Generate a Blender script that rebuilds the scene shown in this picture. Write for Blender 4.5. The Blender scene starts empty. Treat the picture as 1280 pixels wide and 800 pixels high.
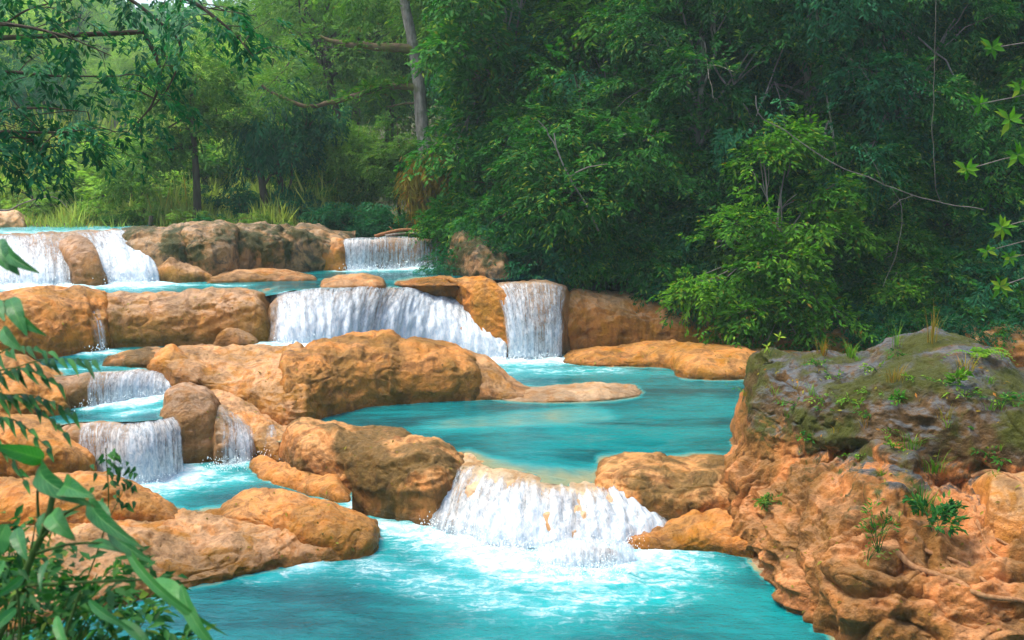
import bpy, math, random
import numpy as np
from mathutils import Vector
from mathutils.bvhtree import BVHTree

# ------------------------------------------------------------------ camera, sky, sun, exposure
SC = bpy.context.scene
COL = SC.collection
F_PX, CAM_Z = 1372.0, 7.0
PITCH = math.atan(200.0 / F_PX)
cam_d = bpy.data.cameras.new('camera'); cam = bpy.data.objects.new('camera', cam_d); COL.objects.link(cam)
cam_d.sensor_width = 36.0; cam_d.lens = 36.0 * F_PX / 1280.0
cam_d.clip_start = 0.05; cam_d.clip_end = 3000.0
cam.location = (0, 0, CAM_Z); cam.rotation_euler = (math.pi / 2 - PITCH, 0, 0)
SC.camera = cam
cam_d.dof.use_dof = True; cam_d.dof.focus_distance = 24.0; cam_d.dof.aperture_fstop = 5.6

SUN_EL, SUN_AZ = math.radians(66), math.radians(-88)      # azimuth measured from +Y towards +X (negative: left)
world = bpy.data.worlds.new('World'); SC.world = world; world.use_nodes = True
wn = world.node_tree.nodes; wl = world.node_tree.links; wn.clear()
w_out = wn.new('ShaderNodeOutputWorld'); w_bg = wn.new('ShaderNodeBackground'); w_sky = wn.new('ShaderNodeTexSky')
w_sky.sky_type = 'NISHITA'; w_sky.sun_disc = False; w_sky.sun_elevation = SUN_EL; w_sky.sun_rotation = SUN_AZ
w_sky.air_density = 1.0; w_sky.dust_density = 4.0; w_sky.ozone_density = 1.0
w_bg.inputs['Strength'].default_value = 0.15
wl.new(w_sky.outputs[0], w_bg.inputs['Color']); wl.new(w_bg.outputs[0], w_out.inputs['Surface'])
sun_d = bpy.data.lights.new('sun', 'SUN'); sun = bpy.data.objects.new('sun', sun_d); COL.objects.link(sun)
sun_d.energy = 1.5; sun_d.angle = math.radians(14); sun_d.color = (1.0, 0.90, 0.74)
sd = Vector((math.sin(SUN_AZ) * math.cos(SUN_EL), math.cos(SUN_AZ) * math.cos(SUN_EL), math.sin(SUN_EL)))
sun.rotation_euler = sd.to_track_quat('Z', 'Y').to_euler(); sun.location = (-20, 20, 40)
SC.view_settings.view_transform = 'Standard'; SC.view_settings.look = 'None'
SC.view_settings.gamma = 1.0; SC.view_settings.exposure = 1.5
SC.render.engine = 'CYCLES'
SC.cycles.use_denoising = True
SC.cycles.max_bounces = 6; SC.cycles.transparent_max_bounces = 14; SC.cycles.use_adaptive_sampling = True; SC.cycles.adaptive_threshold = .025
SC.cycles.diffuse_bounces = 3; SC.cycles.glossy_bounces = 2; SC.cycles.transmission_bounces = 4
SC.cycles.volume_bounces = 0; SC.cycles.caustics_reflective = False; SC.cycles.caustics_refractive = False

rng = np.random.default_rng(7)
random.seed(7)

# ------------------------------------------------------------------ geometry helpers
CT, ST = math.cos(PITCH), math.sin(PITCH)
def ray(px, py):
    a = (px - 640.0) / F_PX; b = (400.0 - py) / F_PX
    return np.array((a, CT + b * ST, -ST + b * CT))
def PZ(px, py, z):                       # where the view ray meets the level z (a water line, a ledge)
    d = ray(px, py); t = (z - CAM_Z) / d[2]
    return np.array((0, 0, CAM_Z)) + d * t
def PY(px, py, y):                       # the point of the view ray at the distance y
    d = ray(px, py); return np.array((0, 0, CAM_Z)) + d * (y / d[1])

def hash3(i, j, k, s):
    h = (i.astype(np.uint32) * np.uint32(374761393) + j.astype(np.uint32) * np.uint32(668265263)
         + k.astype(np.uint32) * np.uint32(2246822519) + np.uint32(s * 974711 + 12345))
    h = (h ^ (h >> np.uint32(13))) * np.uint32(1274126177)
    h = h ^ (h >> np.uint32(16))
    return (h & np.uint32(0xffffff)).astype(np.float32) / np.float32(0xffffff)
def vnoise(P, s=0):                      # value noise in [-1, 1]
    P = np.asarray(P, dtype=np.float64); f = np.floor(P); w = (P - f).astype(np.float32); i = f.astype(np.int64)
    w = w * w * w * (w * (w * 6 - 15) + 10)
    r = 0
    for a in (0, 1):
        wa = w[..., 0] if a else 1 - w[..., 0]
        for b in (0, 1):
            wb = w[..., 1] if b else 1 - w[..., 1]
            for c in (0, 1):
                wc = w[..., 2] if c else 1 - w[..., 2]
                r = r + wa * wb * wc * hash3(i[..., 0] + a, i[..., 1] + b, i[..., 2] + c, s)
    return r * 2 - 1
def fbm(P, octv=4, s=0, gain=0.5, billow=False):
    r = 0; a = 1.0; t = 0.0; P = np.asarray(P)
    for o in range(octv):
        n = vnoise(P + o * 17.3, s + o)
        r = r + a * ((np.abs(n) * 2 - 0.6) if billow else n); t += a; a *= gain; P = P * 2.03
    return r / t

def make_mesh(name, V, F, attrs=None, smooth=True):
    V = np.ascontiguousarray(V, dtype=np.float32).reshape(-1, 3); F = np.ascontiguousarray(F, dtype=np.int32)
    me = bpy.data.meshes.new(name); k = F.shape[1]; m = len(F)
    me.vertices.add(len(V)); me.vertices.foreach_set('co', V.ravel())
    me.loops.add(m * k); me.loops.foreach_set('vertex_index', F.ravel())
    me.polygons.add(m); me.polygons.foreach_set('loop_start', np.arange(0, m * k, k, dtype=np.int32))
    if smooth: me.polygons.foreach_set('use_smooth', np.ones(m, dtype=bool))
    me.update(calc_edges=True)
    for n, a in (attrs or {}).items():
        at = me.attributes.new(n, 'FLOAT', 'POINT'); at.data.foreach_set('value', np.ascontiguousarray(a, dtype=np.float32).ravel())
    return me
def obj(name, me, mat=None, parent=None):
    o = bpy.data.objects.new(name, me); COL.objects.link(o)
    if mat is not None and me is not None and not me.materials: me.materials.append(mat)
    if parent is not None: o.parent = parent
    return o
def tag(o, label=None, cat=None, group=None, kind=None):
    for k, v in (('label', label), ('category', cat), ('group', group), ('kind', kind)):
        if v: o[k] = v
    return o
def empty(name, loc=(0, 0, 0), rz=0.0, sc=1.0):
    o = bpy.data.objects.new(name, None); COL.objects.link(o); o.location = loc; o.rotation_euler = (0, 0, rz)
    o.scale = (sc, sc, sc) if not isinstance(sc, (tuple, list)) else sc; o.empty_display_size = 0.3
    return o
def copy_tree(o, parent=None):
    c = o.copy(); COL.objects.link(c); c.parent = parent
    for ch in list(o.children): copy_tree(ch, c)
    return c
def grid_faces(nv, nu):
    i = np.arange(nv - 1)[:, None] * nu + np.arange(nu - 1)[None, :]
    return np.stack([i, i + 1, i + nu + 1, i + nu], -1).reshape(-1, 4)
def catmull(P, n):                       # P (k, ...) -> n samples, spaced by chord length
    P = np.asarray(P, dtype=float); k = len(P)
    if k == 1: return np.repeat(P, n, 0)
    fl = P.reshape(k, -1); d = np.linalg.norm(np.diff(fl, axis=0), axis=1) + 1e-6
    s = np.concatenate([[0], np.cumsum(d)]); q = np.linspace(0, s[-1], n)
    i = np.clip(np.searchsorted(s, q, 'right') - 1, 0, k - 2); t = (q - s[i]) / d[i]
    m = np.zeros_like(fl)
    sl = np.diff(fl, axis=0) / d[:, None]
    m[0] = sl[0]; m[-1] = sl[-1]
    if k > 2: m[1:-1] = (sl[:-1] * d[1:, None] + sl[1:] * d[:-1, None]) / (d[1:] + d[:-1])[:, None]
    t = t[:, None]; h = d[i][:, None]
    r = ((2*t**3 - 3*t**2 + 1) * fl[i] + (t**3 - 2*t**2 + t) * h * m[i] + (-2*t**3 + 3*t**2) * fl[i + 1] + (t**3 - t**2) * h * m[i + 1])
    return r.reshape((n,) + P.shape[1:])
def grid_normals(G):
    gu = np.gradient(G, axis=1); gv = np.gradient(G, axis=0)
    n = np.cross(gu, gv); l = np.linalg.norm(n, axis=-1, keepdims=True)
    return n / np.maximum(l, 1e-9)
def tube(path, radii, sides=8, cap=True):
    path = np.asarray(path, float); n = len(path); radii = np.broadcast_to(np.asarray(radii, float), (n,))
    T = np.gradient(path, axis=0); T /= np.linalg.norm(T, axis=1, keepdims=True) + 1e-9
    ref = np.array((0.31, 0.17, 0.93)) if abs(T[:, 2]).mean() < .9 else np.array((1., .2, 0))
    A = np.cross(T, ref); A /= np.linalg.norm(A, axis=1, keepdims=True) + 1e-9; B = np.cross(T, A)
    an = np.linspace(0, 2 * math.pi, sides, endpoint=False)
    V = path[:, None] + radii[:, None, None] * (np.cos(an)[None, :, None] * A[:, None] + np.sin(an)[None, :, None] * B[:, None])
    i = np.arange(n - 1)[:, None] * sides; j = np.arange(sides)[None, :]; j2 = (j + 1) % sides
    F = np.stack([i + j, i + j2, i + sides + j2, i + sides + j], -1).reshape(-1, 4)
    return V.reshape(-1, 3), F
def join(parts):
    Vs, Fs, o = [], [], 0
    for V, F in parts: Vs.append(V); Fs.append(F + o); o += len(V)
    return np.concatenate(Vs), np.concatenate(Fs)

# ------------------------------------------------------------------ material helpers
class NT:
    def __init__(s, name):
        s.m = bpy.data.materials.new(name); s.m.use_nodes = True; s.t = s.m.node_tree; s.t.nodes.clear()
        s.out = s.n('ShaderNodeOutputMaterial')
    def n(s, ty, **kw):
        nd = s.t.nodes.new(ty)
        for k, v in kw.items(): setattr(nd, k, v)
        return nd
    def link(s, a, b): s.t.links.new(a, b)
    def val(s, sock, v):
        if hasattr(v, 'is_output') or isinstance(v, bpy.types.NodeSocket): s.link(v, sock)
        else: sock.default_value = v
    def math(s, op, a, b=None, c=None, clamp=False):
        nd = s.n('ShaderNodeMath', operation=op, use_clamp=clamp); s.val(nd.inputs[0], a)
        if b is not None: s.val(nd.inputs[1], b)
        if c is not None: s.val(nd.inputs[2], c)
        return nd.outputs[0]
    def attr(s, name): return s.n('ShaderNodeAttribute', attribute_name=name).outputs['Fac']
    def mix(s, f, a, b, blend='MIX'):
        nd = s.n('ShaderNodeMix', data_type='RGBA', blend_type=blend); s.val(nd.inputs[0], f)
        s.val(nd.inputs[6], a if isinstance(a, bpy.types.NodeSocket) else (*a, 1)[:4]); s.val(nd.inputs[7], b if isinstance(b, bpy.types.NodeSocket) else (*b, 1)[:4])
        return nd.outputs[2]
    def ramp(s, f, stops):
        nd = s.n('ShaderNodeValToRGB'); cr = nd.color_ramp
        while len(cr.elements) < len(stops): cr.elements.new(0.5)
        for e, (p, c) in zip(cr.elements, stops): e.position = p; e.color = (*c, 1) if len(c) == 3 else c
        s.val(nd.inputs[0], f); return nd.outputs[0]
    def smooth(s, v, lo, hi, a=0.0, b=1.0):
        nd = s.n('ShaderNodeMapRange', interpolation_type='SMOOTHSTEP'); s.val(nd.inputs[0], v)
        for k, q in enumerate((lo, hi, a, b)): s.val(nd.inputs[k + 1], q)
        return nd.outputs[0]
    def pos(s, scale=(1, 1, 1)):
        g = s.n('ShaderNodeTexCoord'); mp = s.n('ShaderNodeMapping'); mp.inputs['Scale'].default_value = scale
        s.link(g.outputs['Object'], mp.inputs['Vector']); return mp.outputs[0]
    def noise(s, vec, scale, detail=4, rough=0.55, dist=0.0):
        nd = s.n('ShaderNodeTexNoise'); s.link(vec, nd.inputs['Vector']); nd.inputs['Scale'].default_value = scale
        nd.inputs['Detail'].default_value = detail; nd.inputs['Roughness'].default_value = rough; nd.inputs['Distortion'].default_value = dist
        return nd.outputs['Fac']
    def bump(s, h, strength, dist, normal=None):
        nd = s.n('ShaderNodeBump'); nd.inputs['Strength'].default_value = strength; nd.inputs['Distance'].default_value = dist
        s.link(h, nd.inputs['Height'])
        if normal is not None: s.link(normal, nd.inputs['Normal'])
        return nd.outputs[0]
    def bsdf(s, color, rough=0.6, normal=None, spec=None, **kw):
        b = s.n('ShaderNodeBsdfPrincipled'); s.val(b.inputs['Base Color'], color if isinstance(color, bpy.types.NodeSocket) else (*color, 1))
        s.val(b.inputs['Roughness'], rough)
        if spec is not None: s.val(b.inputs['Specular IOR Level'], spec)
        if normal is not None: s.link(normal, b.inputs['Normal'])
        for k, v in kw.items(): s.val(b.inputs[k], v)
        return b.outputs[0]
    def done(s, sh): s.link(sh, s.out.inputs['Surface']); return s.m

def rock_noise(t, seed):
    p0 = t.pos(); va = t.n('ShaderNodeVectorMath', operation='ADD'); va.inputs[1].default_value = (seed * 7.3, seed * 3.1, seed)
    t.link(p0, va.inputs[0]); p = va.outputs[0]
    mp = t.n('ShaderNodeMapping'); mp.inputs['Scale'].default_value = (1, 1, .2); t.link(p, mp.inputs['Vector'])
    geo = t.n('ShaderNodeNewGeometry'); sx = t.n('ShaderNodeSeparateXYZ'); t.link(geo.outputs['Normal'], sx.inputs[0])
    return dict(p=p, n1=t.noise(p, .8, 3, .6, .4), n2=t.noise(p, 3.4, 6, .7, .3), n3=t.noise(p, 15, 5, .75), n4=t.noise(mp.outputs[0], 3.0, 5, .62, .6), n5=t.noise(p, 1.4, 6, .72, 1.2), n7=t.noise(p, .55, 2, .5), up=t.smooth(sx.outputs[2], .30, .92))
def rock_color(t, D, main, ochre, pale, dark, moss, k_pale, k_dark, k_moss, k_streak):
    n1, n2, n3, n4, n5 = (D[k] for k in ('n1', 'n2', 'n3', 'n4', 'n5'))
    c = t.mix(t.smooth(n1, .40, .60), main, ochre)
    c = t.mix(t.smooth(n2, .40, .72, 0, .6), c, tuple(min(1, v * 1.35) for v in main))
    c = t.mix(t.math('MULTIPLY', t.math('MULTIPLY', D['up'], t.smooth(n5, .36, .56)), k_pale), c, pale)       # lime deposit on flat tops
    c = t.mix(t.math('MULTIPLY', t.smooth(n4, .46, .66), k_streak), c, dark)                                   # run-off stains
    c = t.mix(t.math('MULTIPLY', t.smooth(n5, .50, .62), k_dark), c, tuple(v * 1.3 for v in dark))
    c = t.mix(t.math('MULTIPLY', t.smooth(t.math('ADD', n1, t.math('MULTIPLY', n2, .5)), .68, .84), k_moss), c, moss)
    c = t.mix(t.math('MULTIPLY', t.smooth(n3, .54, .68), t.smooth(n1, .35, .6, .2, .6)), c, dark)              # pits
    return t.mix(t.smooth(n3, .46, .28, 0, .28), c, pale)
RK = dict(main=(.54, .185, .024), ochre=(.50, .215, .018), pale=(.66, .36, .135), dark=(.13, .052, .013), moss=(.045, .05, .008), k_pale=.6, k_dark=.6, k_moss=.15, k_streak=.5)
def rock_material(name, wet=.8, seed=0.0, pit=1.0, above=None, line=0.0, **kw):
    t = NT(name); D = rock_noise(t, seed); c = rock_color(t, D, **{**RK, **kw})
    if above:                                                                                                  # another rock above an uneven line
        sz = t.n('ShaderNodeSeparateXYZ'); t.link(t.pos(), sz.inputs[0])
        f = t.math('ADD', sz.outputs[2], t.math('ADD', t.math('MULTIPLY', t.math('SUBTRACT', D['n5'], .5), 2.6), t.math('MULTIPLY', t.math('SUBTRACT', D['n2'], .5), .9)))
        c = t.mix(t.smooth(f, line - .22, line + .22), c, rock_color(t, D, **{**RK, **above}))
    wl = t.attr('wetl'); c = t.mix(t.math('MULTIPLY', wl, .72), c, t.mix(1.0, c, (.42, .40, .36), 'MULTIPLY'))
    h = t.math('ADD', D['n2'], t.math('MULTIPLY', D['n3'], t.smooth(D['n1'], .38, .62, .12 * pit, .62 * pit)))
    r = t.smooth(D['n7'], .35, .65, .72 - .45 * wet, .92 - .3 * wet)
    r = t.math('MULTIPLY', r, t.math('SUBTRACT', 1.0, t.math('MULTIPLY', wl, .6)))
    return t.done(t.bsdf(c, r, t.bump(h, 1.0, .17), spec=.22))

def leaf_material(name, dark, mid, light, yellow=(.34, .40, .03), rough=.42, trans=.38, k_yellow=.5, autumn=0.0):
    t = NT(name); tone = t.attr('tone'); rnd = t.attr('rnd'); oi = t.n('ShaderNodeObjectInfo')
    tt = t.math('ADD', tone, t.math('MULTIPLY', t.math('SUBTRACT', oi.outputs['Random'], .5), .28))
    c = t.ramp(tt, [(0, dark), (.5, mid), (1, light)])
    c = t.mix(t.math('MULTIPLY', t.smooth(rnd, .86, 1.0), k_yellow), c, yellow)
    if autumn: c = t.mix(t.math('MULTIPLY', t.smooth(rnd, .03, .0), autumn), c, (.35, .12, .02))
    c = t.mix(t.smooth(rnd, 0, .8, .35, 0), c, tuple(v * .55 for v in dark))
    b = t.bsdf(c, rough + .18, spec=.12); tr = t.n('ShaderNodeBsdfTranslucent'); t.link(t.mix(1.0, c, (1.0, 1.25, .55), 'MULTIPLY'), tr.inputs['Color'])
    mx = t.n('ShaderNodeMixShader'); mx.inputs[0].default_value = trans; t.link(b, mx.inputs[1]); t.link(tr.outputs[0], mx.inputs[2])
    return t.done(mx.outputs[0])

def bark_material(name, a, b, moss=(.05, .08, .02), k_moss=.3, scale=6.0):
    t = NT(name); p = t.pos((1, 1, .25)); n = t.noise(p, scale, 6, .65); m = t.noise(t.pos(), 2.2, 5, .6)
    c = t.mix(t.smooth(n, .3, .7), a, b); c = t.mix(t.math('MULTIPLY', t.smooth(m, .48, .66), k_moss), c, moss)
    return t.done(t.bsdf(c, .85, t.bump(n, .8, .05), spec=.2))

# water surface: 'foam' and 'shallow' are stored on the mesh (distance to the falls, depth over the rock)
def water_material(name, ripple=.5, deep=(.0006, .067, .077), mid=(.0016, .166, .173), shoal=(.30, .25, .11), cyan=(.008, .33, .338)):
    t = NT(name); foam = t.attr('foam'); sh = t.attr('shallow'); p = t.pos(); pf = t.pos((.45, 1.25, 1))
    n1 = t.noise(pf, .55, 4, .6, .5); n2 = t.noise(pf, 2.4, 5, .6, .6)
    c = t.mix(t.smooth(t.math('ADD', n1, t.math('MULTIPLY', n2, .3)), .52, .78), deep, mid)
    c = t.mix(t.math('MULTIPLY', t.smooth(foam, .02, .5), .85), c, cyan)
    shn = t.math('ADD', sh, t.math('MULTIPLY', t.math('SUBTRACT', n2, .5), .25))
    c = t.mix(t.smooth(shn, .10, .45, 0, .45), c, cyan); c = t.mix(t.smooth(shn, .30, .95, 0, .8), c, shoal)
    vo = t.n('ShaderNodeTexVoronoi', feature='DISTANCE_TO_EDGE'); vo.inputs['Scale'].default_value = 2.1
    nn = t.n('ShaderNodeTexNoise'); nn.inputs['Scale'].default_value = 1.6; nn.inputs['Detail'].default_value = 6; nn.inputs['Roughness'].default_value = .65
    vd = t.n('ShaderNodeVectorMath', operation='MULTIPLY_ADD'); vd.inputs[1].default_value = (1.3, 1.3, 1.3)
    t.link(pf, nn.inputs['Vector']); t.link(nn.outputs['Color'], vd.inputs[0]); t.link(pf, vd.inputs[2]); t.link(vd.outputs[0], vo.inputs['Vector'])
    net = t.smooth(vo.outputs[0], .0, .22, 1.0, .0)
    n3 = t.noise(p, 6.0, 6, .7, .8); n4 = t.noise(p, 1.7, 5, .65, .7)
    tex = t.math('ADD', t.math('MULTIPLY', net, .20), t.math('ADD', t.math('MULTIPLY', n3, .45), t.math('MULTIPLY', n4, .55)))
    f = t.math('ADD', t.math('MULTIPLY', foam, 1.0), tex)
    fm = t.smooth(f, .82, 1.46); fm = t.math('MULTIPLY', fm, t.smooth(foam, .03, .2))
    c = t.mix(fm, c, t.mix(t.smooth(t.math('ADD', n3, t.math('MULTIPLY', n2, .4)), .58, .86), (.28, .54, .60), (.66, .72, .74)))
    r = t.math('ADD', t.math('MULTIPLY', fm, .5), .06)
    w = t.math('ADD', t.noise(t.pos((.7, 1.6, 1)), 3.0, 4, .55, .3), t.math('MULTIPLY', t.noise(p, 11.0, 3, .6), .35))
    b = t.bump(w, ripple, .08); b = t.bump(t.math('ADD', n3, t.math('MULTIPLY', fm, .5)), .5, .05, b)
    t2 = t.bsdf(c, r, b, spec=.5, IOR=1.33)
    return t.done(t2)

# falling water: white strands with gaps; 'fu'/'fv' run along and down the sheet in metres
def fall_material(name):
    t = NT(name); fu = t.attr('fu'); fv = t.attr('fv'); dens = t.attr('dens')
    def comb(a, b, w=0.0):
        cx = t.n('ShaderNodeCombineXYZ'); t.val(cx.inputs[0], t.math('MULTIPLY', fu, a)); t.val(cx.inputs[1], t.math('MULTIPLY', fv, b)); cx.inputs[2].default_value = w
        return cx.outputs[0]
    s1 = t.noise(comb(5.0, .6), 1.0, 5, .65, .35); s2 = t.noise(comb(12.0, 1.2, 3), 1.0, 5, .68, .3); s3 = t.noise(comb(15, 7.5, 9), 1.0, 6, .78, .7)
    v = t.math('ADD', t.math('ADD', t.math('MULTIPLY', s1, .30), t.math('MULTIPLY', s2, .48)), t.math('MULTIPLY', s3, .32))
    lo = t.math('SUBTRACT', .86, t.math('MULTIPLY', dens, .76))
    a = t.smooth(v, lo, t.math('ADD', lo, .36)); a = t.math('MULTIPLY', a, t.smooth(dens, .0, .12))
    col = t.mix(t.smooth(s3, .35, .62), (.42, .56, .67), (.74, .78, .80))
    b = t.bump(v, .8, .08)
    sh = t.bsdf(col, .35, b, spec=.4); tr = t.n('ShaderNodeBsdfTransparent'); tr.inputs[0].default_value = (.93, .97, .98, 1)
    tl = t.n('ShaderNodeBsdfTranslucent'); t.link(col, tl.inputs[0]); m0 = t.n('ShaderNodeMixShader'); m0.inputs[0].default_value = .25
    t.link(sh, m0.inputs[1]); t.link(tl.outputs[0], m0.inputs[2])
    m = t.n('ShaderNodeMixShader'); t.link(a, m.inputs[0]); t.link(tr.outputs[0], m.inputs[1]); t.link(m0.outputs[0], m.inputs[2])
    return t.done(m.outputs[0])

M = {}
M['orange'] = rock_material('travertine_orange')
M['orange2'] = rock_material('travertine_tan', main=(.50, .195, .042), pale=(.64, .40, .21), k_pale=.8, k_dark=.45, seed=3)
M['dome'] = rock_material('travertine_dome', main=(.47, .175, .026), ochre=(.36, .17, .026), k_dark=.7, k_moss=.25, k_pale=.35, seed=5)
M['olive'] = rock_material('travertine_olive', main=(.45, .175, .040), ochre=(.27, .125, .018), k_dark=.75, k_moss=.6, k_pale=.85, k_streak=.65, seed=8)
M['ochre'] = rock_material('travertine_ochre', main=(.40, .17, .034), ochre=(.38, .185, .025), k_dark=.55, k_streak=.6, k_pale=.9, pale=(.56, .36, .21), seed=11)
M['bank'] = rock_material('bank_rock', main=(.34, .19, .078), ochre=(.42, .19, .045), pale=(.40, .33, .24), dark=(.045, .038, .025), moss=(.035, .055, .012), k_dark=.85, k_moss=.85, k_streak=.75, seed=14)
M['wet'] = rock_material('wet_travertine', main=(.37, .18, .07), ochre=(.40, .18, .045), pale=(.52, .38, .26), k_pale=.7, k_dark=.55, wet=1.0, seed=17)
M['pale'] = rock_material('pale_travertine', main=(.55, .30, .125), ochre=(.52, .25, .08), pale=(.70, .50, .31), k_pale=.95, k_dark=.3, k_streak=.3, k_moss=.03, wet=.9, seed=20)
CAP = dict(main=(.115, .064, .022), ochre=(.080, .064, .012), pale=(.10, .118, .130), dark=(.026, .019, .009), moss=(.075, .085, .006), k_pale=1.0, k_dark=.55, k_moss=.95, k_streak=.55)
M['cap'] = rock_material('mossy_grey_rock', wet=0, seed=23, pit=1.4, **CAP)
M['root_rock'] = rock_material('gnarled_orange_rock', main=(.46, .165, .042), ochre=(.42, .185, .038), pale=(.62, .35, .17), k_pale=.55, k_dark=.7, k_moss=.3, k_streak=.6, seed=26, pit=1.4)
M['outcrop'] = rock_material('outcrop_rock', main=(.46, .165, .042), ochre=(.42, .185, .038), pale=(.62, .35, .17), k_pale=.55, k_dark=.65, k_moss=.3, k_streak=.55, seed=26, pit=1.4, wet=.1, above=CAP, line=1.95)
M['water'] = water_material('turquoise_water', .6)
M['calm_water'] = water_material('calm_turquoise_water', .28)
M['fall'] = fall_material('falling_water')

# ------------------------------------------------------------------ levels of the pools (metres)
L0, LP, L1, LB, L2, L3, L4 = 0.0, 0.45, 0.85, 1.45, 2.0, 3.1, 4.15
ROCKS = []          # (verts, faces) for measuring how shallow the water is

# ------------------------------------------------------------------ rocks
# A rock is lofted over columns (foot x, foot y, crest x, crest y, crest set-back in m[, foot level]); the foot pixel is set on its level
# (the water or ledge it stands in), the crest then follows from the set-back. Behind the crest the rock falls away again.
def section(cols, z0, n=2.6, back=1.2, back_z=None, footY=None):
    Fp, Cp = [], []
    for k, c in enumerate(cols):
        fx, fy, cx, cy, dY = c[:5]
        f = PY(fx, fy, footY[k]) if footY else PZ(fx, fy, c[5] if len(c) > 5 else z0)
        Fp.append(f); Cp.append(PY(cx, cy, f[1] + dY))
    return np.array(Fp), np.array(Cp)
def lip_wobble(C):
    w = np.zeros_like(C); b = C * np.array((1.1, .6, .3)); w[:, 1] = .16 * fbm(b, 3, 901); w[:, 2] = .07 * fbm(b * 1.6 + 5, 3, 902) ; w[:, 0] = .06 * fbm(b * 1.3 + 9, 2, 903)
    return C + w
def rock_grid(Fp, Cp, n, back, back_z, under, res, cap, capl=.08):
    L = np.linalg.norm(np.diff((Fp + Cp) / 2, axis=0), axis=1).sum(); H = np.linalg.norm(Cp - Fp, axis=1).mean()
    nu = int(np.clip(L / res, 24, 520)); FC = catmull(np.stack([Fp, Cp], 1), nu); Fu, Cu = FC[:, 0], lip_wobble(FC[:, 1])
    nf = int(np.clip(H * 1.35 / res, 20, 300)); nb = max(10, int(nf * .35))
    th = np.linspace(0, math.pi / 2, nf); hh = 1 - np.cos(th) ** (2 / n); vv = np.sin(th) ** (2 / n)
    rows = []
    for s in (1.0, .5): rows.append(Fu + np.array((0, under[0] * s, -under[1] * s)))
    for a, b in zip(hh, vv):
        q = Fu + (Cu - Fu) * a; q[:, 2] = Fu[:, 2] + (Cu[:, 2] - Fu[:, 2]) * b; rows.append(q)
    zb = np.minimum(Fu[:, 2], Cu[:, 2]) - .4 if back_z is None else np.full(nu, back_z)
    for t in np.linspace(0, math.pi / 2, nb + 1)[1:]:
        q = Cu.copy(); q[:, 1] += back * math.sin(t); q[:, 2] = zb + (Cu[:, 2] - zb) * math.cos(t) ** .8; rows.append(q)
    G = np.stack(rows)                                                     # (nv, nu, 3)
    u = np.linspace(0, 1, nu); s = np.ones(nu)
    if cap[0]: s = np.minimum(s, np.sqrt(np.clip(1 - (1 - np.clip(u / capl, 0, 1)) ** 2, 0, 1)))
    if cap[1]: s = np.minimum(s, np.sqrt(np.clip(1 - (1 - np.clip((1 - u) / capl, 0, 1)) ** 2, 0, 1)))
    base = np.minimum(Fu[:, 2] - under[1], zb)[None, :]
    G[:, :, 2] = base + (G[:, :, 2] - base) * s[None, :]
    mid = (Fu[:, 1] + Cu[:, 1]) / 2
    G[:, :, 1] = mid[None, :] + (G[:, :, 1] - mid[None, :]) * (.35 + .65 * s[None, :])
    return G
def displace(G, amp, scale, seed, fold=0.0, crack=1.0, swirl=0.0):
    N = grid_normals(G); P = G / scale
    warp = np.stack([fbm(P * .7 + 31, 2, seed + 50), fbm(P * .7 + 57, 2, seed + 51), fbm(P * .7 + 83, 2, seed + 52)], -1)
    d = amp * (fbm(P + warp * .5, 4, seed, .5, True) * .70 + fbm(P * .45 + 9, 2, seed + 9) * 1.0)
    Q_ = G * np.array((1.7, 1.7, 2.3)) + warp * .8
    d = d + amp * .45 * (.35 - np.abs(vnoise(Q_, seed + 15))) + amp * .26 * fbm(G * 5.0, 4, seed + 20, .62)
    zz = G[..., 2] * 3.6 + warp[..., 2] * 2.2 + warp[..., 0] * 1.2
    d = d + amp * .30 * (np.abs((zz % 1.0) - .5) * 2) ** 2 * np.clip(.5 + fbm(P * .6 + 15, 2, seed + 60) * 2, 0, 1) * (1 - np.abs(N[..., 2]))   # bedding ledges
    ck = np.abs(vnoise(G * np.array((.9, .9, 1.5)) / max(scale, .5) + warp * 1.3 + 70, seed + 25))                # cracks and bedding joints
    d = d - crack * min(amp * .45, .07) * np.clip(1 - ck / .05, 0, 1) ** 1.5 * np.clip(.3 + warp[..., 0] * 3, 0, 1)
    if swirl:                                                                   # rope-like ridges that wind over the rock
        sw = np.abs(np.sin(vnoise(G * np.array((.9, .9, .7)) + warp * .35 + 12, seed + 70) * 7.5)); d = d + swirl * (sw ** .7 - .6) * np.clip(.8 + warp[..., 2] * 1.5, .2, 1)
    pit = np.clip(fbm(G * np.array((2.2, 2.2, 3.0)) + 40, 3, seed + 30) - .26, 0, 1)
    d = d - amp * 1.5 * pit
    d = d + min(amp, .2) * .13 * fbm(G * 13.0, 2, seed + 33, .6) * np.clip(.6 + warp[..., 1] * 1.5, .15, 1)
    if fold: d = d + fold * (1 - np.abs(vnoise(np.stack([P[..., 0] * 2.4 + warp[..., 0], P[..., 1] * 2.0 + warp[..., 1], P[..., 2] * .7], -1), seed + 40)) * 2) * .5
    return G + N * d[..., None]
def add_mesh_rock(name, G, mat, parent=None, foot=None):
    V = G.reshape(-1, 3); Fc = grid_faces(*G.shape[:2])
    w = np.zeros(len(V)) if foot is None else np.clip(1.15 - (G[..., 2] - foot[None]) / (.30 * (1 + .9 * fbm(G * 1.6, 3, 77))), 0, 1)   # damp band above the water line
    me = make_mesh(name, V, Fc, dict(wetl=w))
    ROCKS.append(G); return obj(name, me, mat, parent)
_seed = [100]
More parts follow.
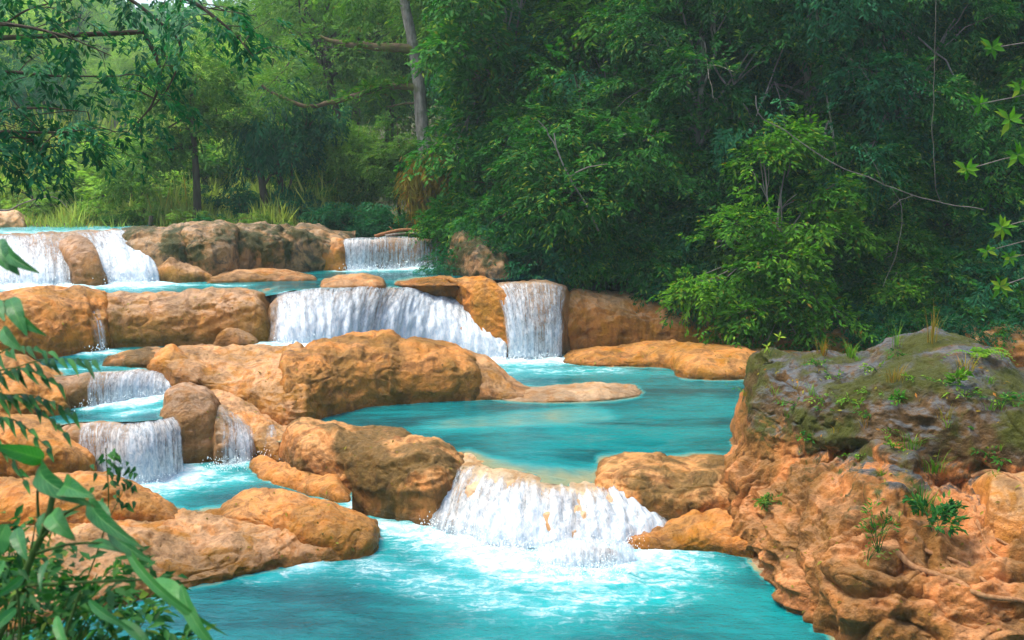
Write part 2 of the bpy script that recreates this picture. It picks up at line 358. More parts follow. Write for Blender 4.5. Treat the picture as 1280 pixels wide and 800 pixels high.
def rock(name, label, cols, z0, mat, n=2.6, back=1.2, back_z=None, under=(-.12, .5), amp=.12, scale=.9, cap=(True, True), capl=.08, fold=0.0,
         footY=None, cat='rock', parent=None, res_k=.0016, group=None, crack=1.0, swirl=0.0):
    Fp, Cp = section(cols, z0, footY=footY); res = max(.02, Fp[:, 1].mean() * res_k); _seed[0] += 61
    G = rock_grid(Fp, Cp, n, back, back_z, under, res, cap, capl); ft = None if footY else catmull(Fp, G.shape[1])[:, 2]; G = displace(G, amp, scale, _seed[0], fold, crack, swirl)
    o = add_mesh_rock(name, G, M[mat], parent, ft)
    if parent is None: tag(o, label, cat, group)
    elif label: o['label'] = label
    return o

# water sheet over a rock face: same columns, lifted off the rock; 'dens' (per column) thins the strands
FALLS = []
def fall(name, label, cols, z0, dens, n=2.6, lift=.10, lip=.5, u0=0., u1=1., amp=.05, footY=None, cat='waterfall', drop=.12, fade=(.085, .23)):
    Fp, Cp = section(cols, z0, footY=footY); _seed[0] += 61
    L = np.linalg.norm(np.diff((Fp + Cp) / 2, axis=0), axis=1).sum(); res = .035 if Fp[:, 1].mean() < 24 else .055
    nu = int(np.clip(L / res, 20, 260)); FC = catmull(np.stack([Fp, Cp], 1), nu); Fu, Cu = FC[:, 0], lip_wobble(FC[:, 1])
    dn = np.interp(np.linspace(0, 1, nu), np.linspace(0, 1, len(dens)), dens)
    H = np.linalg.norm(Cp - Fp, axis=1).mean(); nf = int(np.clip(H * 1.3 / res, 16, 120))
    th = np.linspace(0, math.pi / 2, nf); hh = 1 - np.cos(th) ** (2 / n); vv = np.sin(th) ** (2 / n)
    rows = [Fu + np.array((0, -lift, -drop))]
    for a, b in zip(hh, vv):
        q = Fu + (Cu - Fu) * a; q[:, 2] = Fu[:, 2] + (Cu[:, 2] - Fu[:, 2]) * b; rows.append(q)
    for t in (.25, .5, .75, 1.0):
        q = Cu.copy(); q[:, 1] += lip * t; q[:, 2] -= .05 * t; rows.append(q)
    G = np.stack(rows)[::-1]; N = grid_normals(G)                           # from the lip down
    if N[..., 2].mean() < 0: N = -N
    fu = np.concatenate([[0], np.cumsum(np.linalg.norm(np.diff(Fu * .5 + Cu * .5, axis=0), axis=1))])
    ds = np.linalg.norm(np.diff(G, axis=0), axis=2).mean(1); fv = np.concatenate([[0], np.cumsum(ds)])
    A = np.repeat(fu[None], len(fv), 0); B = np.repeat(fv[:, None], nu, 1)
    st = fbm(np.stack([A * 4.5, B * .7, A * 0], -1), 4, _seed[0]) + .6 * fbm(np.stack([A * 9, B * 3.5, A * 0], -1), 3, _seed[0] + 5)
    vfr = B / B.max(); grow = np.clip(vfr * 3 - .35, .1, 1)
    G = G + N * (lift * (.35 + .65 * grow) + amp * st * grow)[..., None]
    u = np.linspace(0, 1, nu)[None]; edge = np.clip(np.minimum(u, 1 - u) / .07, 0, 1)
    D = dn[None] * edge * np.clip((vfr - fade[0]) / (fade[1] - fade[0]), 0, 1) * (1 + .15 * fbm(np.stack([A * .9, B * .5, A * 0], -1), 2, _seed[0] + 9))
    D = D * (.70 + .45 * vfr)
    me = make_mesh(name, G.reshape(-1, 3), grid_faces(*G.shape[:2]), dict(fu=A, fv=B, dens=D))
    FALLS.append((Fu, dn, Fu[:, 2].mean()))
    return tag(obj(name, me, M['fall']), label, cat)

# --- left front: the shelf below the left pool
rock('rock_shelf', 'broad pale wet travertine shelf sloping from the small left pool to the front pool',
     [(-60, 800, -60, 672, 2.6), (40, 786, 10, 668, 2.6), (110, 766, 90, 652, 2.5), (155, 756, 150, 646, 2.4), (205, 742, 200, 645, 2.2), (260, 732, 240, 645, 2.0), (300, 722, 280, 638, 1.9), (345, 712, 320, 640, 1.7), (385, 704, 360, 640, 1.5), (440, 700, 420, 650, 1.1)],
     L0, 'orange2', n=2.6, back=.9, under=(-.4, .7), amp=.14, scale=.8, cap=(False, True))
rock('rock_slab', 'long orange slab with a cracked flat top reaching into the foaming front pool',
     [(266, 662, 268, 640, .5, .35), (300, 668, 292, 622, .9, .25), (345, 684, 325, 613, 1.4, .1), (395, 700, 372, 616, 1.5), (440, 700, 420, 630, 1.2), (468, 690, 452, 646, .8), (474, 672, 470, 657, .35)],
     L0, 'orange', n=3.2, back=.6, amp=.09, scale=.6, capl=.06)
rock('rock_hump', 'low orange hump beside the foliage, in front of the small left pool',
     [(-60, 668, -60, 606, 1.2), (20, 668, 10, 598, 1.2), (90, 668, 80, 592, 1.1), (150, 664, 140, 594, 1.0), (200, 662, 186, 618, .7), (240, 656, 236, 648, .3)],
     .42, 'orange', n=2.8, back=.7, amp=.10, scale=.7, cap=(False, True))
rock('overhanging_rock', 'dark undercut orange rock behind the leaves left of the lower cascade',
     [(-60, 606, -60, 515, 1.4), (10, 606, 0, 522, 1.4), (60, 610, 50, 533, 1.2), (100, 606, 92, 548, 1.0), (130, 598, 126, 580, .5)],
     .62, 'orange', n=4.5, back=1.2, under=(.5, .35), amp=.16, scale=.8, cap=(False, True))
rock('bank_rock', 'orange bank rock behind the pinnate leaves beside the upper cascade',
     [(-80, 545, -80, 430, 3.0, 1.3), (0, 540, 0, 440, 2.6, 1.3), (50, 528, 40, 452, 2.0, 1.35), (92, 520, 80, 476, .9, 1.4)],
     1.35, 'orange', n=2.4, back=1.2, amp=.14, cap=(False, True))

# --- left cascade: two steps
S1 = [(10, 520, 10, 474, .7), (60, 514, 62, 472, .7), (100, 509, 108, 468, .7), (150, 502, 160, 465, .8), (200, 494, 205, 464, .9), (245, 492, 242, 470, .9)]
rock('cascade_step', 'upper wet tan step of the left cascade', S1, LB, 'wet', n=3.0, back=.5, amp=.05, scale=.5, cap=(False, True))
fall('waterfall', 'thin curtain over the upper step of the left cascade', S1[2:], LB, [.58, .68, .74, .78, .74, .58], n=3.0, lift=.07, lip=.3, amp=.025)
S2 = [(60, 600, 62, 534, .7), (95, 602, 96, 530, .75), (130, 604, 130, 529, .8), (170, 607, 168, 529, .8), (206, 598, 200, 526, .8), (226, 588, 222, 521, .7)]
rock('cascade_step', 'lower wet tan step of the left cascade', S2, LP, 'wet', n=3.4, back=.5, amp=.06, scale=.5)
fall('waterfall', 'streaked waterfall over the lower step of the left cascade into the small pool', S2[1:], LP, [.58, .68, .70, .78, .80, .66], n=3.0, lift=.12, lip=.3, amp=.05)
rock('round_boulder', 'rounded brown boulder between the two branches of the left cascade',
     [(196, 584, 203, 512, .9), (214, 584, 214, 489, 1.2), (240, 583, 236, 483, 1.3), (266, 580, 262, 492, 1.2), (276, 578, 274, 515, .8)],
     LP - .05, 'wet', n=3.0, back=1.0, amp=.10, scale=.7, capl=.16)
S3 = [(262, 582, 258, 505, 1.2), (285, 580, 278, 510, 1.3), (305, 578, 296, 516, 1.4), (322, 575, 318, 528, 1.2)]
rock('round_boulder', 'small brown boulder with a thin side stream over it', S3, LP, 'wet', n=2.6, back=1.0, amp=.08, scale=.5, capl=.14)
fall('waterfall', 'thin side stream spreading over the small brown boulder into the left pool', S3, LP, [.3, .62, .72, .35], n=2.6, lift=.07, lip=.3, amp=.02)
S4 = [(322, 574, 322, 530, 1.0), (338, 573, 336, 532, 1.0), (356, 572, 350, 534, 1.0)]
rock('rock_slope', 'smooth tan slope running from the dome rock down to the left pool',
     [(246, 560, 226, 460, 3.8), (285, 572, 262, 468, 3.6), (325, 574, 305, 498, 2.4), (360, 576, 345, 520, 2.0), (395, 568, 385, 530, 1.4)],
     LP, 'orange2', n=2.2, back=1.0, amp=.10, scale=.8)
fall('waterfall', 'narrow trickle down the tan slope beside the holed boulder', S4, LP, [.2, .6, .3], n=2.3, lift=.16, lip=.2, amp=.02)
rock('low_rock', 'low orange rock between the small left pool and the holed boulder',
     [(306, 592, 308, 584, .3), (325, 606, 322, 575, .8), (360, 618, 352, 578, .9), (400, 630, 392, 588, .9), (432, 640, 425, 602, .7), (447, 640, 444, 622, .4)],
     .30, 'orange', n=2.8, back=.6, amp=.10, scale=.6)
CB = [(352, 588, 350, 545, .8, .5), (385, 610, 372, 532, 1.4, .4), (415, 632, 410, 530, 1.6, .1), (450, 642, 455, 532, 1.7), (500, 650, 510, 544, 1.5), (545, 658, 556, 562, 1.2), (580, 645, 590, 582, .8)]
rock('holed_boulder', 'big orange boulder with hollows and an olive stained front face between the pools', CB, L0, 'olive', n=3.4, back=1.4, amp=.17, scale=.95, capl=.07, under=(-.05, .5))

# --- middle fall (front pool)
S0 = [(515, 650, 572, 577, 1.0), (560, 664, 594, 584, 1.2), (620, 680, 630, 596, 1.4), (690, 687, 688, 604, 1.5), (752, 684, 736, 610, 1.5), (800, 676, 764, 604, 1.5), (850, 668, 790, 598, 1.5)]
rock('fall_sill', 'submerged tan rock sill under the fall into the front pool', S0, L0, 'pale', n=1.6, back=1.6, back_z=.2, amp=.06, scale=.5)
fall('waterfall', 'wide white waterfall tumbling over the low sill into the front pool', S0, L0, [.4, .62, .68, .70, .74, .78, .84, .8], n=1.55, lift=.09, lip=.9, amp=.11, fade=(.14, .50))
rock('foam_rock', 'small tan rock washed by foam at the foot of the front fall',
     [(690, 704, 692, 698, .3), (712, 707, 710, 688, .4), (745, 707, 742, 686, .4), (770, 704, 768, 690, .3), (786, 698, 784, 694, .2)], L0, 'wet', n=2.4, back=.4, amp=.06, scale=.35)
SF = [(664, 704, 668, 684, .35), (705, 710, 702, 676, .5), (750, 711, 746, 675, .5), (800, 702, 794, 682, .4)]
fall('waterfall', 'small secondary white spill over the foam-washed rock', SF, L0, [.7, .74, .72, .8], n=2.1, lift=.06, lip=.2, amp=.05)

# --- dome rock between the pools
rock('dome_rock_shoulder', 'left orange shoulder of the dome rock with drapery folds',
     [(190, 462, 172, 440, 1.2, 1.95), (236, 478, 215, 434, 2.0, 1.8), (275, 498, 262, 431, 3.0, 1.4), (320, 518, 305, 430, 3.4, 1.1), (360, 533, 350, 429, 3.6, .9), (400, 527, 390, 424, 3.0, .85)],
     L1, 'orange2', n=2.3, back=1.0, amp=.13, scale=.9, fold=.06)
rock('dome_rock', 'left half of the big orange dome rock with knobbly drapery above the turquoise pool',
     [(345, 534, 340, 440, 2.2), (392, 527, 378, 427, 2.6), (430, 515, 420, 421, 2.6), (465, 508, 460, 417, 2.4), (492, 506, 488, 420, 2.2), (500, 504, 500, 440, 1.5)],
     L1, 'dome', n=2.8, back=1.2, amp=.14, scale=.8, fold=.09, capl=.09)
rock('dome_rock', 'smooth rounded right half of the orange dome rock beside the vertical crease',
     [(484, 508, 486, 432, 1.4), (496, 505, 498, 421, 2.0), (525, 504, 520, 418, 2.3), (560, 502, 552, 424, 2.2), (590, 500, 582, 436, 1.8), (604, 497, 600, 458, 1.0)],
     L1, 'dome', n=3.2, back=1.2, amp=.12, scale=.9, capl=.10)
rock('dome_rock_tail', 'sloping orange tail of the dome rock running down to the spit',
     [(575, 501, 570, 432, 2.0), (600, 500, 600, 444, 1.8), (630, 500, 625, 462, 1.5), (660, 500, 655, 482, 1.1), (690, 500, 684, 494, .6)],
     L1, 'orange2', n=2.2, back=.9, amp=.08, scale=.7)
rock('rock_spit', 'flat pale orange spit lying low in the turquoise pool',
     [(610, 500, 610, 482, 1.2), (660, 503, 655, 484, 1.4), (720, 503, 705, 481, 1.6), (770, 500, 760, 478, 1.5), (796, 496, 790, 481, 1.0), (806, 490, 803, 487, .3)],
     L1 - .02, 'pale', n=3.5, back=.6, amp=.05, scale=.6, under=(-.5, .4))
rock('sunken_shoal', 'pale sunken shoal just under the turquoise water beside the spit',
     [(500, 542, 505, 540, .2), (560, 541, 565, 536, .5), (620, 538, 625, 530, .7), (690, 536, 690, 524, 1.0), (745, 531, 738, 522, .9), (785, 526, 780, 524, .3)], L1 - .13, 'pale', n=2.0, back=.8, amp=.05, scale=.5, under=(-1.2, .45), capl=.2)

# --- big diagonal fall, right fall and the rib between them
Q = [(320, 430, 322, 374, 1.9, 2.0), (370, 431, 372, 366, 2.2, 1.95), (420, 432, 432, 363, 2.3, 1.8), (475, 433, 500, 362, 2.3, 1.45), (535, 440, 545, 367, 2.1, 1.05), (590, 447, 580, 382, 1.8, .85), (625, 448, 604, 406, 1.1, .85), (638, 448, 626, 440, .3, .85)]
rock('fall_ledge', 'brown rock ledge showing through the big diagonal waterfall', Q, L1, 'wet', n=1.7, back=1.6, amp=.10, scale=.7)
fall('waterfall', 'big white diagonal waterfall pouring behind the dome rock', Q, L1, [.66, .76, .80, .74, .78, .82, .86, .8], n=1.7, lift=.15, lip=.8, amp=.10)
rock('corner_rock', 'small wet rock in the corner where the ochre ledge meets the diagonal fall', [(316, 390, 318, 368, .8), (330, 392, 330, 361, 1.1), (346, 388, 346, 361, 1.0), (356, 380, 356, 367, .6)], 2.5, 'wet', n=2.4, back=.8, amp=.08, scale=.5)
rock('rock_rib', 'orange rock rib standing between the two big waterfalls',
     [(580, 440, 545, 350, 2.0), (606, 446, 562, 349, 1.6), (630, 447, 590, 347, 1.5), (645, 448, 612, 352, 1.3), (652, 446, 622, 362, 1.0)], L1, 'orange', n=2.6, back=1.8, amp=.12, scale=.7, capl=.10)
T = [(634, 448, 600, 358, 1.2), (650, 449, 632, 352, 1.2), (670, 449, 662, 351, 1.2), (690, 448, 690, 353, 1.2), (702, 446, 716, 360, 1.2)]
rock('fall_ledge', 'tan rock face behind the broad right waterfall', T, L1, 'wet', n=2.0, back=1.5, amp=.07, scale=.6)
fall('waterfall', 'broad veil waterfall dropping beside the forested bank', T, L1, [.5, .84, .76, .70, .70, .76, .45], n=2.0, lift=.14, lip=.4, amp=.07)
rock('bank_cliff', 'tan rock cliff under the bushes right of the veil waterfall',
     [(694, 442, 704, 362, 1.0), (720, 440, 730, 366, 1.2), (770, 440, 780, 368, 1.4), (830, 440, 840, 376, 1.6), (900, 442, 905, 384, 1.8), (1000, 446, 1000, 392, 2.0), (1150, 450, 1150, 396, 2.0), (1400, 455, 1400, 400, 2.0)],
     L1, 'orange2', n=3.0, back=2.2, back_z=2.2, amp=.16, scale=1.1, cap=(True, False), capl=.03)
rock('shore_apron', 'low orange rock apron along the far shore of the turquoise pool',
     [(694, 452, 698, 440, .8), (730, 457, 730, 437, 1.3), (790, 458, 785, 434, 1.6), (838, 461, 830, 428, 1.8), (852, 472, 860, 430, 2.4), (900, 475, 900, 432, 2.6), (960, 472, 955, 436, 2.4), (1040, 474, 1030, 440, 2.2)],
     L1, 'orange', n=2.8, back=1.0, amp=.09, scale=.8, cap=(True, False), under=(-.4, .4))

# --- ochre ledge on the left and what stands on it
GL = [(-80, 462, -80, 366, 1.6), (0, 456, -10, 364, 1.6), (60, 448, 40, 361, 1.5), (110, 441, 92, 362, 1.4), (140, 436, 138, 365, 1.3)]
rock('rock_ledge', 'reddish orange ledge slope left of the thin ledge trickle', GL, L2, 'orange', n=2.3, back=1.6, amp=.12, cap=(False, True), capl=.05)
rock('rock_ledge', 'ochre ledge with a bulging stained face between the upper and lower pools',
     [(128, 436, 112, 366, 1.2), (165, 434, 158, 364, 1.3), (215, 433, 205, 363, 1.4), (265, 432, 262, 359, 1.4), (310, 430, 308, 361, 1.3), (338, 428, 334, 372, .9)],
     L2, 'ochre', n=3.0, back=1.6, amp=.13, scale=.9, capl=.07)
rock('ledge_knob', 'small ochre knob at the foot of the ledge', [(262, 433, 268, 420, .4), (285, 434, 285, 409, .6), (310, 433, 308, 411, .6), (326, 431, 322, 423, .3)], L2, 'ochre', n=2.6, back=.5, amp=.06, scale=.4)
TR = [(112, 440, 84, 376, 1.3), (124, 438, 100, 376, 1.3), (136, 437, 116, 377, 1.25)]
fall('waterfall', 'thin bluish trickle sliding down the ledge between its red and ochre parts', TR, L2, [.35, .62, .4], n=2.3, lift=.16, lip=.3, amp=.02)
rock('dark_slab', 'low dark reddish slab awash between the pools', [(122, 457, 130, 446, .5), (150, 459, 155, 436, .9), (185, 458, 188, 433, 1.0), (206, 456, 204, 440, .6)], L2, 'olive', n=2.4, back=.5, amp=.06, scale=.5)
rock('peaked_rock', 'small peaked orange rock with a dark mossy spot beside the dark slab', [(180, 461, 184, 454, .3), (198, 463, 200, 436, .7), (216, 464, 212, 431, .8), (240, 463, 236, 446, .6)], L2 - .05, 'orange', n=1.9, back=.6, amp=.07, scale=.4)
rock('shelf_rock', 'low flat orange rock on the shelf above the diagonal waterfall', [(396, 361, 398, 352, .8), (420, 362, 420, 345, 1.4), (450, 361, 450, 342, 1.6), (472, 360, 470, 346, 1.2), (482, 358, 480, 354, .4)], L3 - .02, 'orange2', n=2.8, back=.6, amp=.06, scale=.5)
rock('shelf_rock', 'low orange rock on the shelf running to the rib', [(490, 356, 492, 354, .6), (515, 357, 512, 349, 1.2), (545, 357, 540, 347, 1.4), (578, 357, 570, 347, 1.4)], L3 - .1, 'orange', n=1.9, under=(.4, .4), back=.8, amp=.08, scale=.5)
0 and rock('shelf_rock', 'thin pale rock crust along the edge of the upper shelf', [(290, 362, 292, 358, .3), (340, 369, 345, 361, .8), (400, 367, 405, 360, .8), (455, 366, 460, 360, .8), (490, 365, 490, 360, .4)], L3 - .02, 'pale', n=2.4, back=.5, amp=.05, scale=.4)

# --- upper tier
UL = [(-80, 358, -80, 298, 2.8), (0, 357, -5, 296, 2.8), (60, 357, 50, 294, 2.8), (100, 356, 92, 292, 2.9), (140, 355, 122, 290, 3.0), (175, 354, 148, 289, 2.9), (200, 352, 172, 296, 2.2), (214, 351, 196, 326, 1.2)]
rock('fall_ledge', 'brown rock under the upper left waterfall', UL, L3, 'wet', n=1.7, back=2.5, back_z=4.2, amp=.12, scale=.8, cap=(False, True), capl=.05)
fall('waterfall', 'upper left waterfall, its left branch dropping beside the brown hump', UL[:4], L3, [.72, .76, .78, .72, .5], n=1.7, lift=.15, lip=.6, amp=.08)
fall('waterfall', 'upper waterfall chute sliding down between the brown hump and the mossy bank', UL[3:7], L3, [.62, .76, .82, .76], n=1.7, lift=.15, lip=.6, amp=.08)
rock('rock_hump', 'smooth brown rock hump splitting the upper left waterfall', [(88, 358, 66, 306, 1.6), (100, 358, 82, 297, 1.9), (118, 358, 98, 296, 1.9), (134, 357, 114, 304, 1.5)], L3, 'wet', n=2.4, back=.8, amp=.08, scale=.6, capl=.14, under=(-.3, .4))
for mb_cols, mb_lab in (([(148, 349, 140, 288, 1.5), (180, 351, 172, 284, 1.6), (214, 351, 208, 282, 1.6), (236, 350, 232, 286, 1.2)], 'leftmost grey mossy block of the bank, beside the upper waterfall chute'),
        ([(222, 349, 222, 284, 1.2), (250, 351, 246, 281, 1.4), (282, 349, 280, 280, 1.4), (300, 347, 298, 288, 1.0)], 'pale blocky part of the bank above the tilted boulder'),
        ([(286, 347, 286, 286, 1.4), (312, 345, 312, 280, 1.7), (345, 343, 342, 281, 1.7), (366, 340, 364, 290, 1.2)], 'middle mossy block of the bank under the slender trunks'),
        ([(352, 342, 350, 288, 1.1), (378, 340, 376, 281, 1.4), (402, 338, 400, 286, 1.4), (426, 337, 424, 296, 1.0), (440, 336, 436, 308, .7)], 'mossy end block of the bank beside the curtain fall')):
    rock('mossy_bank_block', mb_lab, mb_cols, L3, 'bank', n=3.0, back=2.5, back_z=4.3, amp=.17, scale=.8, capl=.07)
rock('tilted_boulder', 'tilted orange boulder leaning against the mossy bank', [(188, 352, 190, 334, .4), (215, 353, 205, 320, .9), (245, 353, 232, 326, 1.0), (270, 352, 262, 345, .5)], L3, 'ochre', n=2.4, back=.6, amp=.09, scale=.5)
rock('low_slab', 'low tan slab at the foot of the mossy bank', [(252, 354, 258, 349, .4), (290, 353, 285, 340, 1.0), (335, 352, 330, 336, 1.3), (380, 351, 372, 340, 1.0), (402, 350, 396, 347, .4)], L3, 'orange2', n=2.6, back=.8, amp=.07, scale=.5)
X = [(420, 337, 428, 302, .7), (450, 337, 452, 299, .7), (490, 336, 490, 298, .7), (530, 335, 530, 299, .7), (570, 333, 566, 301, .7)]
rock('fall_ledge', 'tan ledge behind the straight upper curtain fall', X, L3, 'wet', n=3.6, back=1.5, back_z=3.7, amp=.04, scale=.5)
fall('waterfall', 'straight blue-white curtain waterfall on the highest ledge by the forest', X, L3, [.70, .72, .64, .64, .64, .55, .4], n=4.0, lift=.14, lip=.3, amp=.03)
rock('side_block', 'rounded tan block left of the straight curtain fall', [(398, 338, 402, 308, .7), (412, 338, 413, 298, .9), (428, 338, 428, 299, .9), (436, 337, 435, 312, .6)], L3, 'orange2', n=3.0, back=1.2, amp=.07, scale=.5, capl=.15)
rock('forest_bank', 'dark earthy rock bank under the overhanging bushes right of the curtain fall', [(556, 340, 560, 296, 1.4), (600, 352, 600, 300, 1.6), (640, 354, 640, 318, 1.8)], L3 - .1, 'bank', n=3, back=3, back_z=3.2, amp=.2)
rock('far_rock', 'pale tan rock on the far left bank beyond the reeds', [(-60, 292, -60, 262, 1.2), (-10, 291, -10, 262, 1.2), (20, 290, 18, 264, 1.0), (34, 290, 30, 280, .5)], 4.2, 'pale', n=3, back=1.5, amp=.15, cap=(False, True))
rock('far_ledge', 'flat pale ledge far behind the upper left waterfall', [(20, 262, 20, 250, 1.2), (60, 262, 55, 248, 1.4), (95, 260, 90, 252, 1.0)], 4.6, 'pale', n=3, back=1.5, amp=.15)

# --- right side: rock spur and the big mossy outcrop
rock('rock_spur', 'rounded orange rock spur right of the front fall, below the mossy outcrop',
     [(738, 642, 742, 602, .7), (756, 645, 760, 579, 1.2), (800, 652, 808, 569, 1.5), (855, 656, 862, 574, 1.5), (905, 656, 912, 572, 1.5), (960, 660, 965, 580, 1.4)],
     .15, 'olive', n=3.2, back=1.4, amp=.12, scale=.8, cap=(True, False), capl=.08)
rock('spur_ledge', 'lower smooth orange ledge of the spur at the water line',
     [(770, 682, 782, 664, .5), (805, 688, 806, 652, .9), (850, 690, 846, 642, 1.1), (880, 690, 876, 630, 1.2), (912, 694, 905, 636, 1.2), (950, 702, 945, 650, 1.0)], L0, 'orange', n=2.6, back=.8, amp=.11, scale=.55)
rock('pale_shelf', 'pale half-sunken rock shelf at the foot of the mossy outcrop',
     [(932, 706, 938, 690, .5), (955, 726, 965, 702, .7), (985, 750, 995, 722, .8), (1000, 770, 1020, 742, .8), (1020, 790, 1040, 765, .6)], L0 - .06, 'pale', n=2.6, back=.8, amp=.05, scale=.5, under=(-.4, .4))
out = tag(empty('rock_outcrop', tuple(PZ(1060, 760, 0))), 'huge outcrop with an overhanging grey mossy cap over gnarled orange rock', 'rock')
def opart(name, label, cols, z0, mat, **kw):
    o = rock(name, label, cols, z0, mat, parent=None, **kw); 
    for k in ('category', 'label'):
        if k in o: del o[k]
    if label: o['label'] = label
    o.parent = out; o.matrix_parent_inverse = out.matrix_world.inverted() if False else o.matrix_parent_inverse
    o.location = tuple(-v for v in out.location)
    return o
opart('rock_body', 'pitted orange rock body',
      [(893, 672, 905, 590, 1.3), (915, 684, 930, 572, 1.6), (945, 696, 965, 556, 2.2), (985, 740, 1015, 545, 3.2), (1015, 772, 1070, 548, 3.9), (1070, 815, 1120, 545, 4.4), (1160, 840, 1180, 590, 4.0), (1280, 850, 1290, 590, 3.4), (1420, 860, 1420, 600, 3.2)],
      L0, 'outcrop', n=2.3, back=1.5, amp=.30, scale=1.3, fold=.12, swirl=.20, cap=(True, False), capl=.04, res_k=.0013)
opart('mossy_cap', 'overhanging grey cap patched with moss',
      [(912, 604, 946, 452, 1.0), (930, 602, 958, 442, 1.6), (965, 588, 992, 437, 2.0), (1010, 570, 1040, 438, 2.3), (1060, 552, 1082, 440, 2.4), (1100, 560, 1112, 426, 2.6), (1140, 590, 1150, 421, 2.8), (1200, 596, 1196, 422, 2.8), (1260, 592, 1245, 442, 2.6), (1340, 596, 1320, 490, 2.2), (1430, 600, 1430, 520, 2.0)],
      1.4, 'outcrop', n=2.7, back=2.2, amp=.24, scale=1.35, under=(.7, .35), cap=(True, False), capl=.05, footY=[20.6, 20.2, 19.6, 19.0, 18.5, 18.0, 17.6, 17.2, 16.9, 16.6, 16.5], res_k=.0013)
opart('mossy_flank', 'olive mossy flank joining the cap to the orange body',
      [(906, 648, 916, 588, .6), (935, 650, 940, 560, 1.0), (975, 630, 985, 545, 1.2), (1015, 600, 1030, 530, 1.2), (1045, 575, 1060, 520, 1.0)], 1, 'outcrop', n=2.2, back=1.5, amp=.2, scale=.6, footY=[19.9, 19.5, 19.0, 18.6, 18.3], capl=.15, under=(.6, .3))
opart('rock_rib', 'grey rib running down from the cap',
      [(1096, 640, 1085, 560, .6), (1118, 655, 1108, 552, .8), (1140, 650, 1138, 560, .8), (1150, 630, 1150, 580, .5)], 1, 'outcrop', n=2.8, back=1.2, amp=.14, scale=.5, footY=[17.3, 16.9, 16.8, 17.0], capl=.15)
opart('rock_lobe', 'gnarled orange lobe',
      [(1000, 760, 1010, 712, .6), (1018, 785, 1030, 688, 1.0), (1055, 800, 1070, 668, 1.3), (1095, 800, 1105, 662, 1.4), (1130, 790, 1135, 690, .8)], -.1, 'root_rock', n=2.8, back=1.0, amp=.14, scale=.7, fold=.06, swirl=.16, footY=[16.9, 16.3, 15.9, 15.7, 15.6], capl=.12)
opart('rock_lobe', 'low orange lobe at the water line',
      [(1018, 812, 1030, 800, .3), (1045, 830, 1055, 775, .6), (1085, 840, 1085, 752, .9), (1120, 840, 1115, 775, .7), (1140, 840, 1138, 800, .4)], -.1, 'orange', n=2.4, back=.7, amp=.10, scale=.4, footY=[15.6, 15.2, 15.0, 14.9, 14.9], capl=.12)
opart('rock_lobe', 'knotted orange rock like twisted roots',
      [(1105, 800, 1110, 700, .9), (1150, 830, 1140, 668, 1.4), (1200, 850, 1190, 690, 1.5), (1260, 860, 1250, 722, 1.5), (1340, 870, 1330, 735, 1.5), (1430, 880, 1430, 740, 1.5)], -.1, 'root_rock', n=2.6, back=.9, amp=.16, scale=.7, fold=.08, swirl=.22, footY=[15.2, 14.7, 14.3, 14.0, 13.9, 13.9], cap=(True, False))
opart('pale_boulder', 'smooth pale boulder in the niche',
      [(1212, 735, 1222, 640, .5), (1235, 742, 1236, 602, .9), (1280, 745, 1280, 590, 1.0), (1340, 745, 1340, 595, 1.0), (1400, 745, 1390, 640, .6)], 0, 'orange2', n=2.8, back=1.0, amp=.08, scale=.8, footY=[15.9, 15.6, 15.4, 15.4, 15.6], capl=.15)

# ------------------------------------------------------------------ ground: one sheet under pools and banks, out to the horizon
CTRL = np.array([  # x, y, z
    (-3, -6, 5.6), (0, 0, 5.35), (4, 0, 5.3), (-5, 1, 5.3), (-3, 3, 4.7), (2, 3, 4.6), (-8, 4, 5.2), (8, 3, 5.0), (0, 6, 3.3), (-5, 7, 3.4), (5, 6, 3.3), (0, 10, .5), (-5, 11, .6), (5, 10, 1), (-9, 12, 2.2), (11, 9, 3),
    (0, 14, -1.2), (-4, 15, -1.0), (5, 14, -.9), (0, 18, -1.2), (3, 18, -1.2), (-5, 19, -.6), (-8, 18, -.2), (-11, 18, 1.5), (9, 16, -.3), (14, 16, 1.5), (8, 20, -.6), (12, 20, .5), (-6, 23, -.4), (-9, 24, .4), (-13, 25, 2.2),
    (0, 24, -.6), (4, 26, -.6), (6, 30, -.4), (9, 28, -.3), (13, 27, 0), (18, 26, 1.2), (0, 29, -.2), (-5, 28, .4), (-9, 28, 1.2), (-13, 31, 1.6), (-18, 30, 4), (-4, 32, 1.2), (0, 34, .2), (5, 34, 0), (9, 34.5, .3), (14, 35, .6),
    (-10, 34, 2.2), (-4, 37, 2.4), (-14, 37, 2.6), (-1, 38, 2.4), (3, 38, 2.4), (7, 38, 2.2), (11, 38, 2.4), (16, 38, 2.6), (-10, 41, 4.0), (-4, 43, 3.4), (0, 43, 3.6), (-16, 40, 3.8), (-22, 40, 4.6), (-10, 46, 4.6), (-18, 46, 4.4),
    (4, 44, 4.6), (10, 44, 4.6), (16, 44, 5), (24, 36, 4), (24, 44, 6), (0, 50, 5), (-12, 54, 4.9), (-24, 54, 4.8), (10, 55, 8), (22, 55, 10), (-4, 60, 5.4), (-16, 66, 5.2), (-30, 66, 5.2), (5, 70, 9), (20, 75, 18), (40, 60, 18), (-10, 85, 7), (-35, 90, 6.5),
    (10, 100, 20), (40, 100, 34), (-20, 120, 10), (-60, 120, 9), (80, 80, 34), (-60, 60, 7), (-45, 30, 6.5), (-30, 10, 6), (35, 10, 6), (45, 30, 10), (-30, -30, 6), (30, -30, 6)], float)
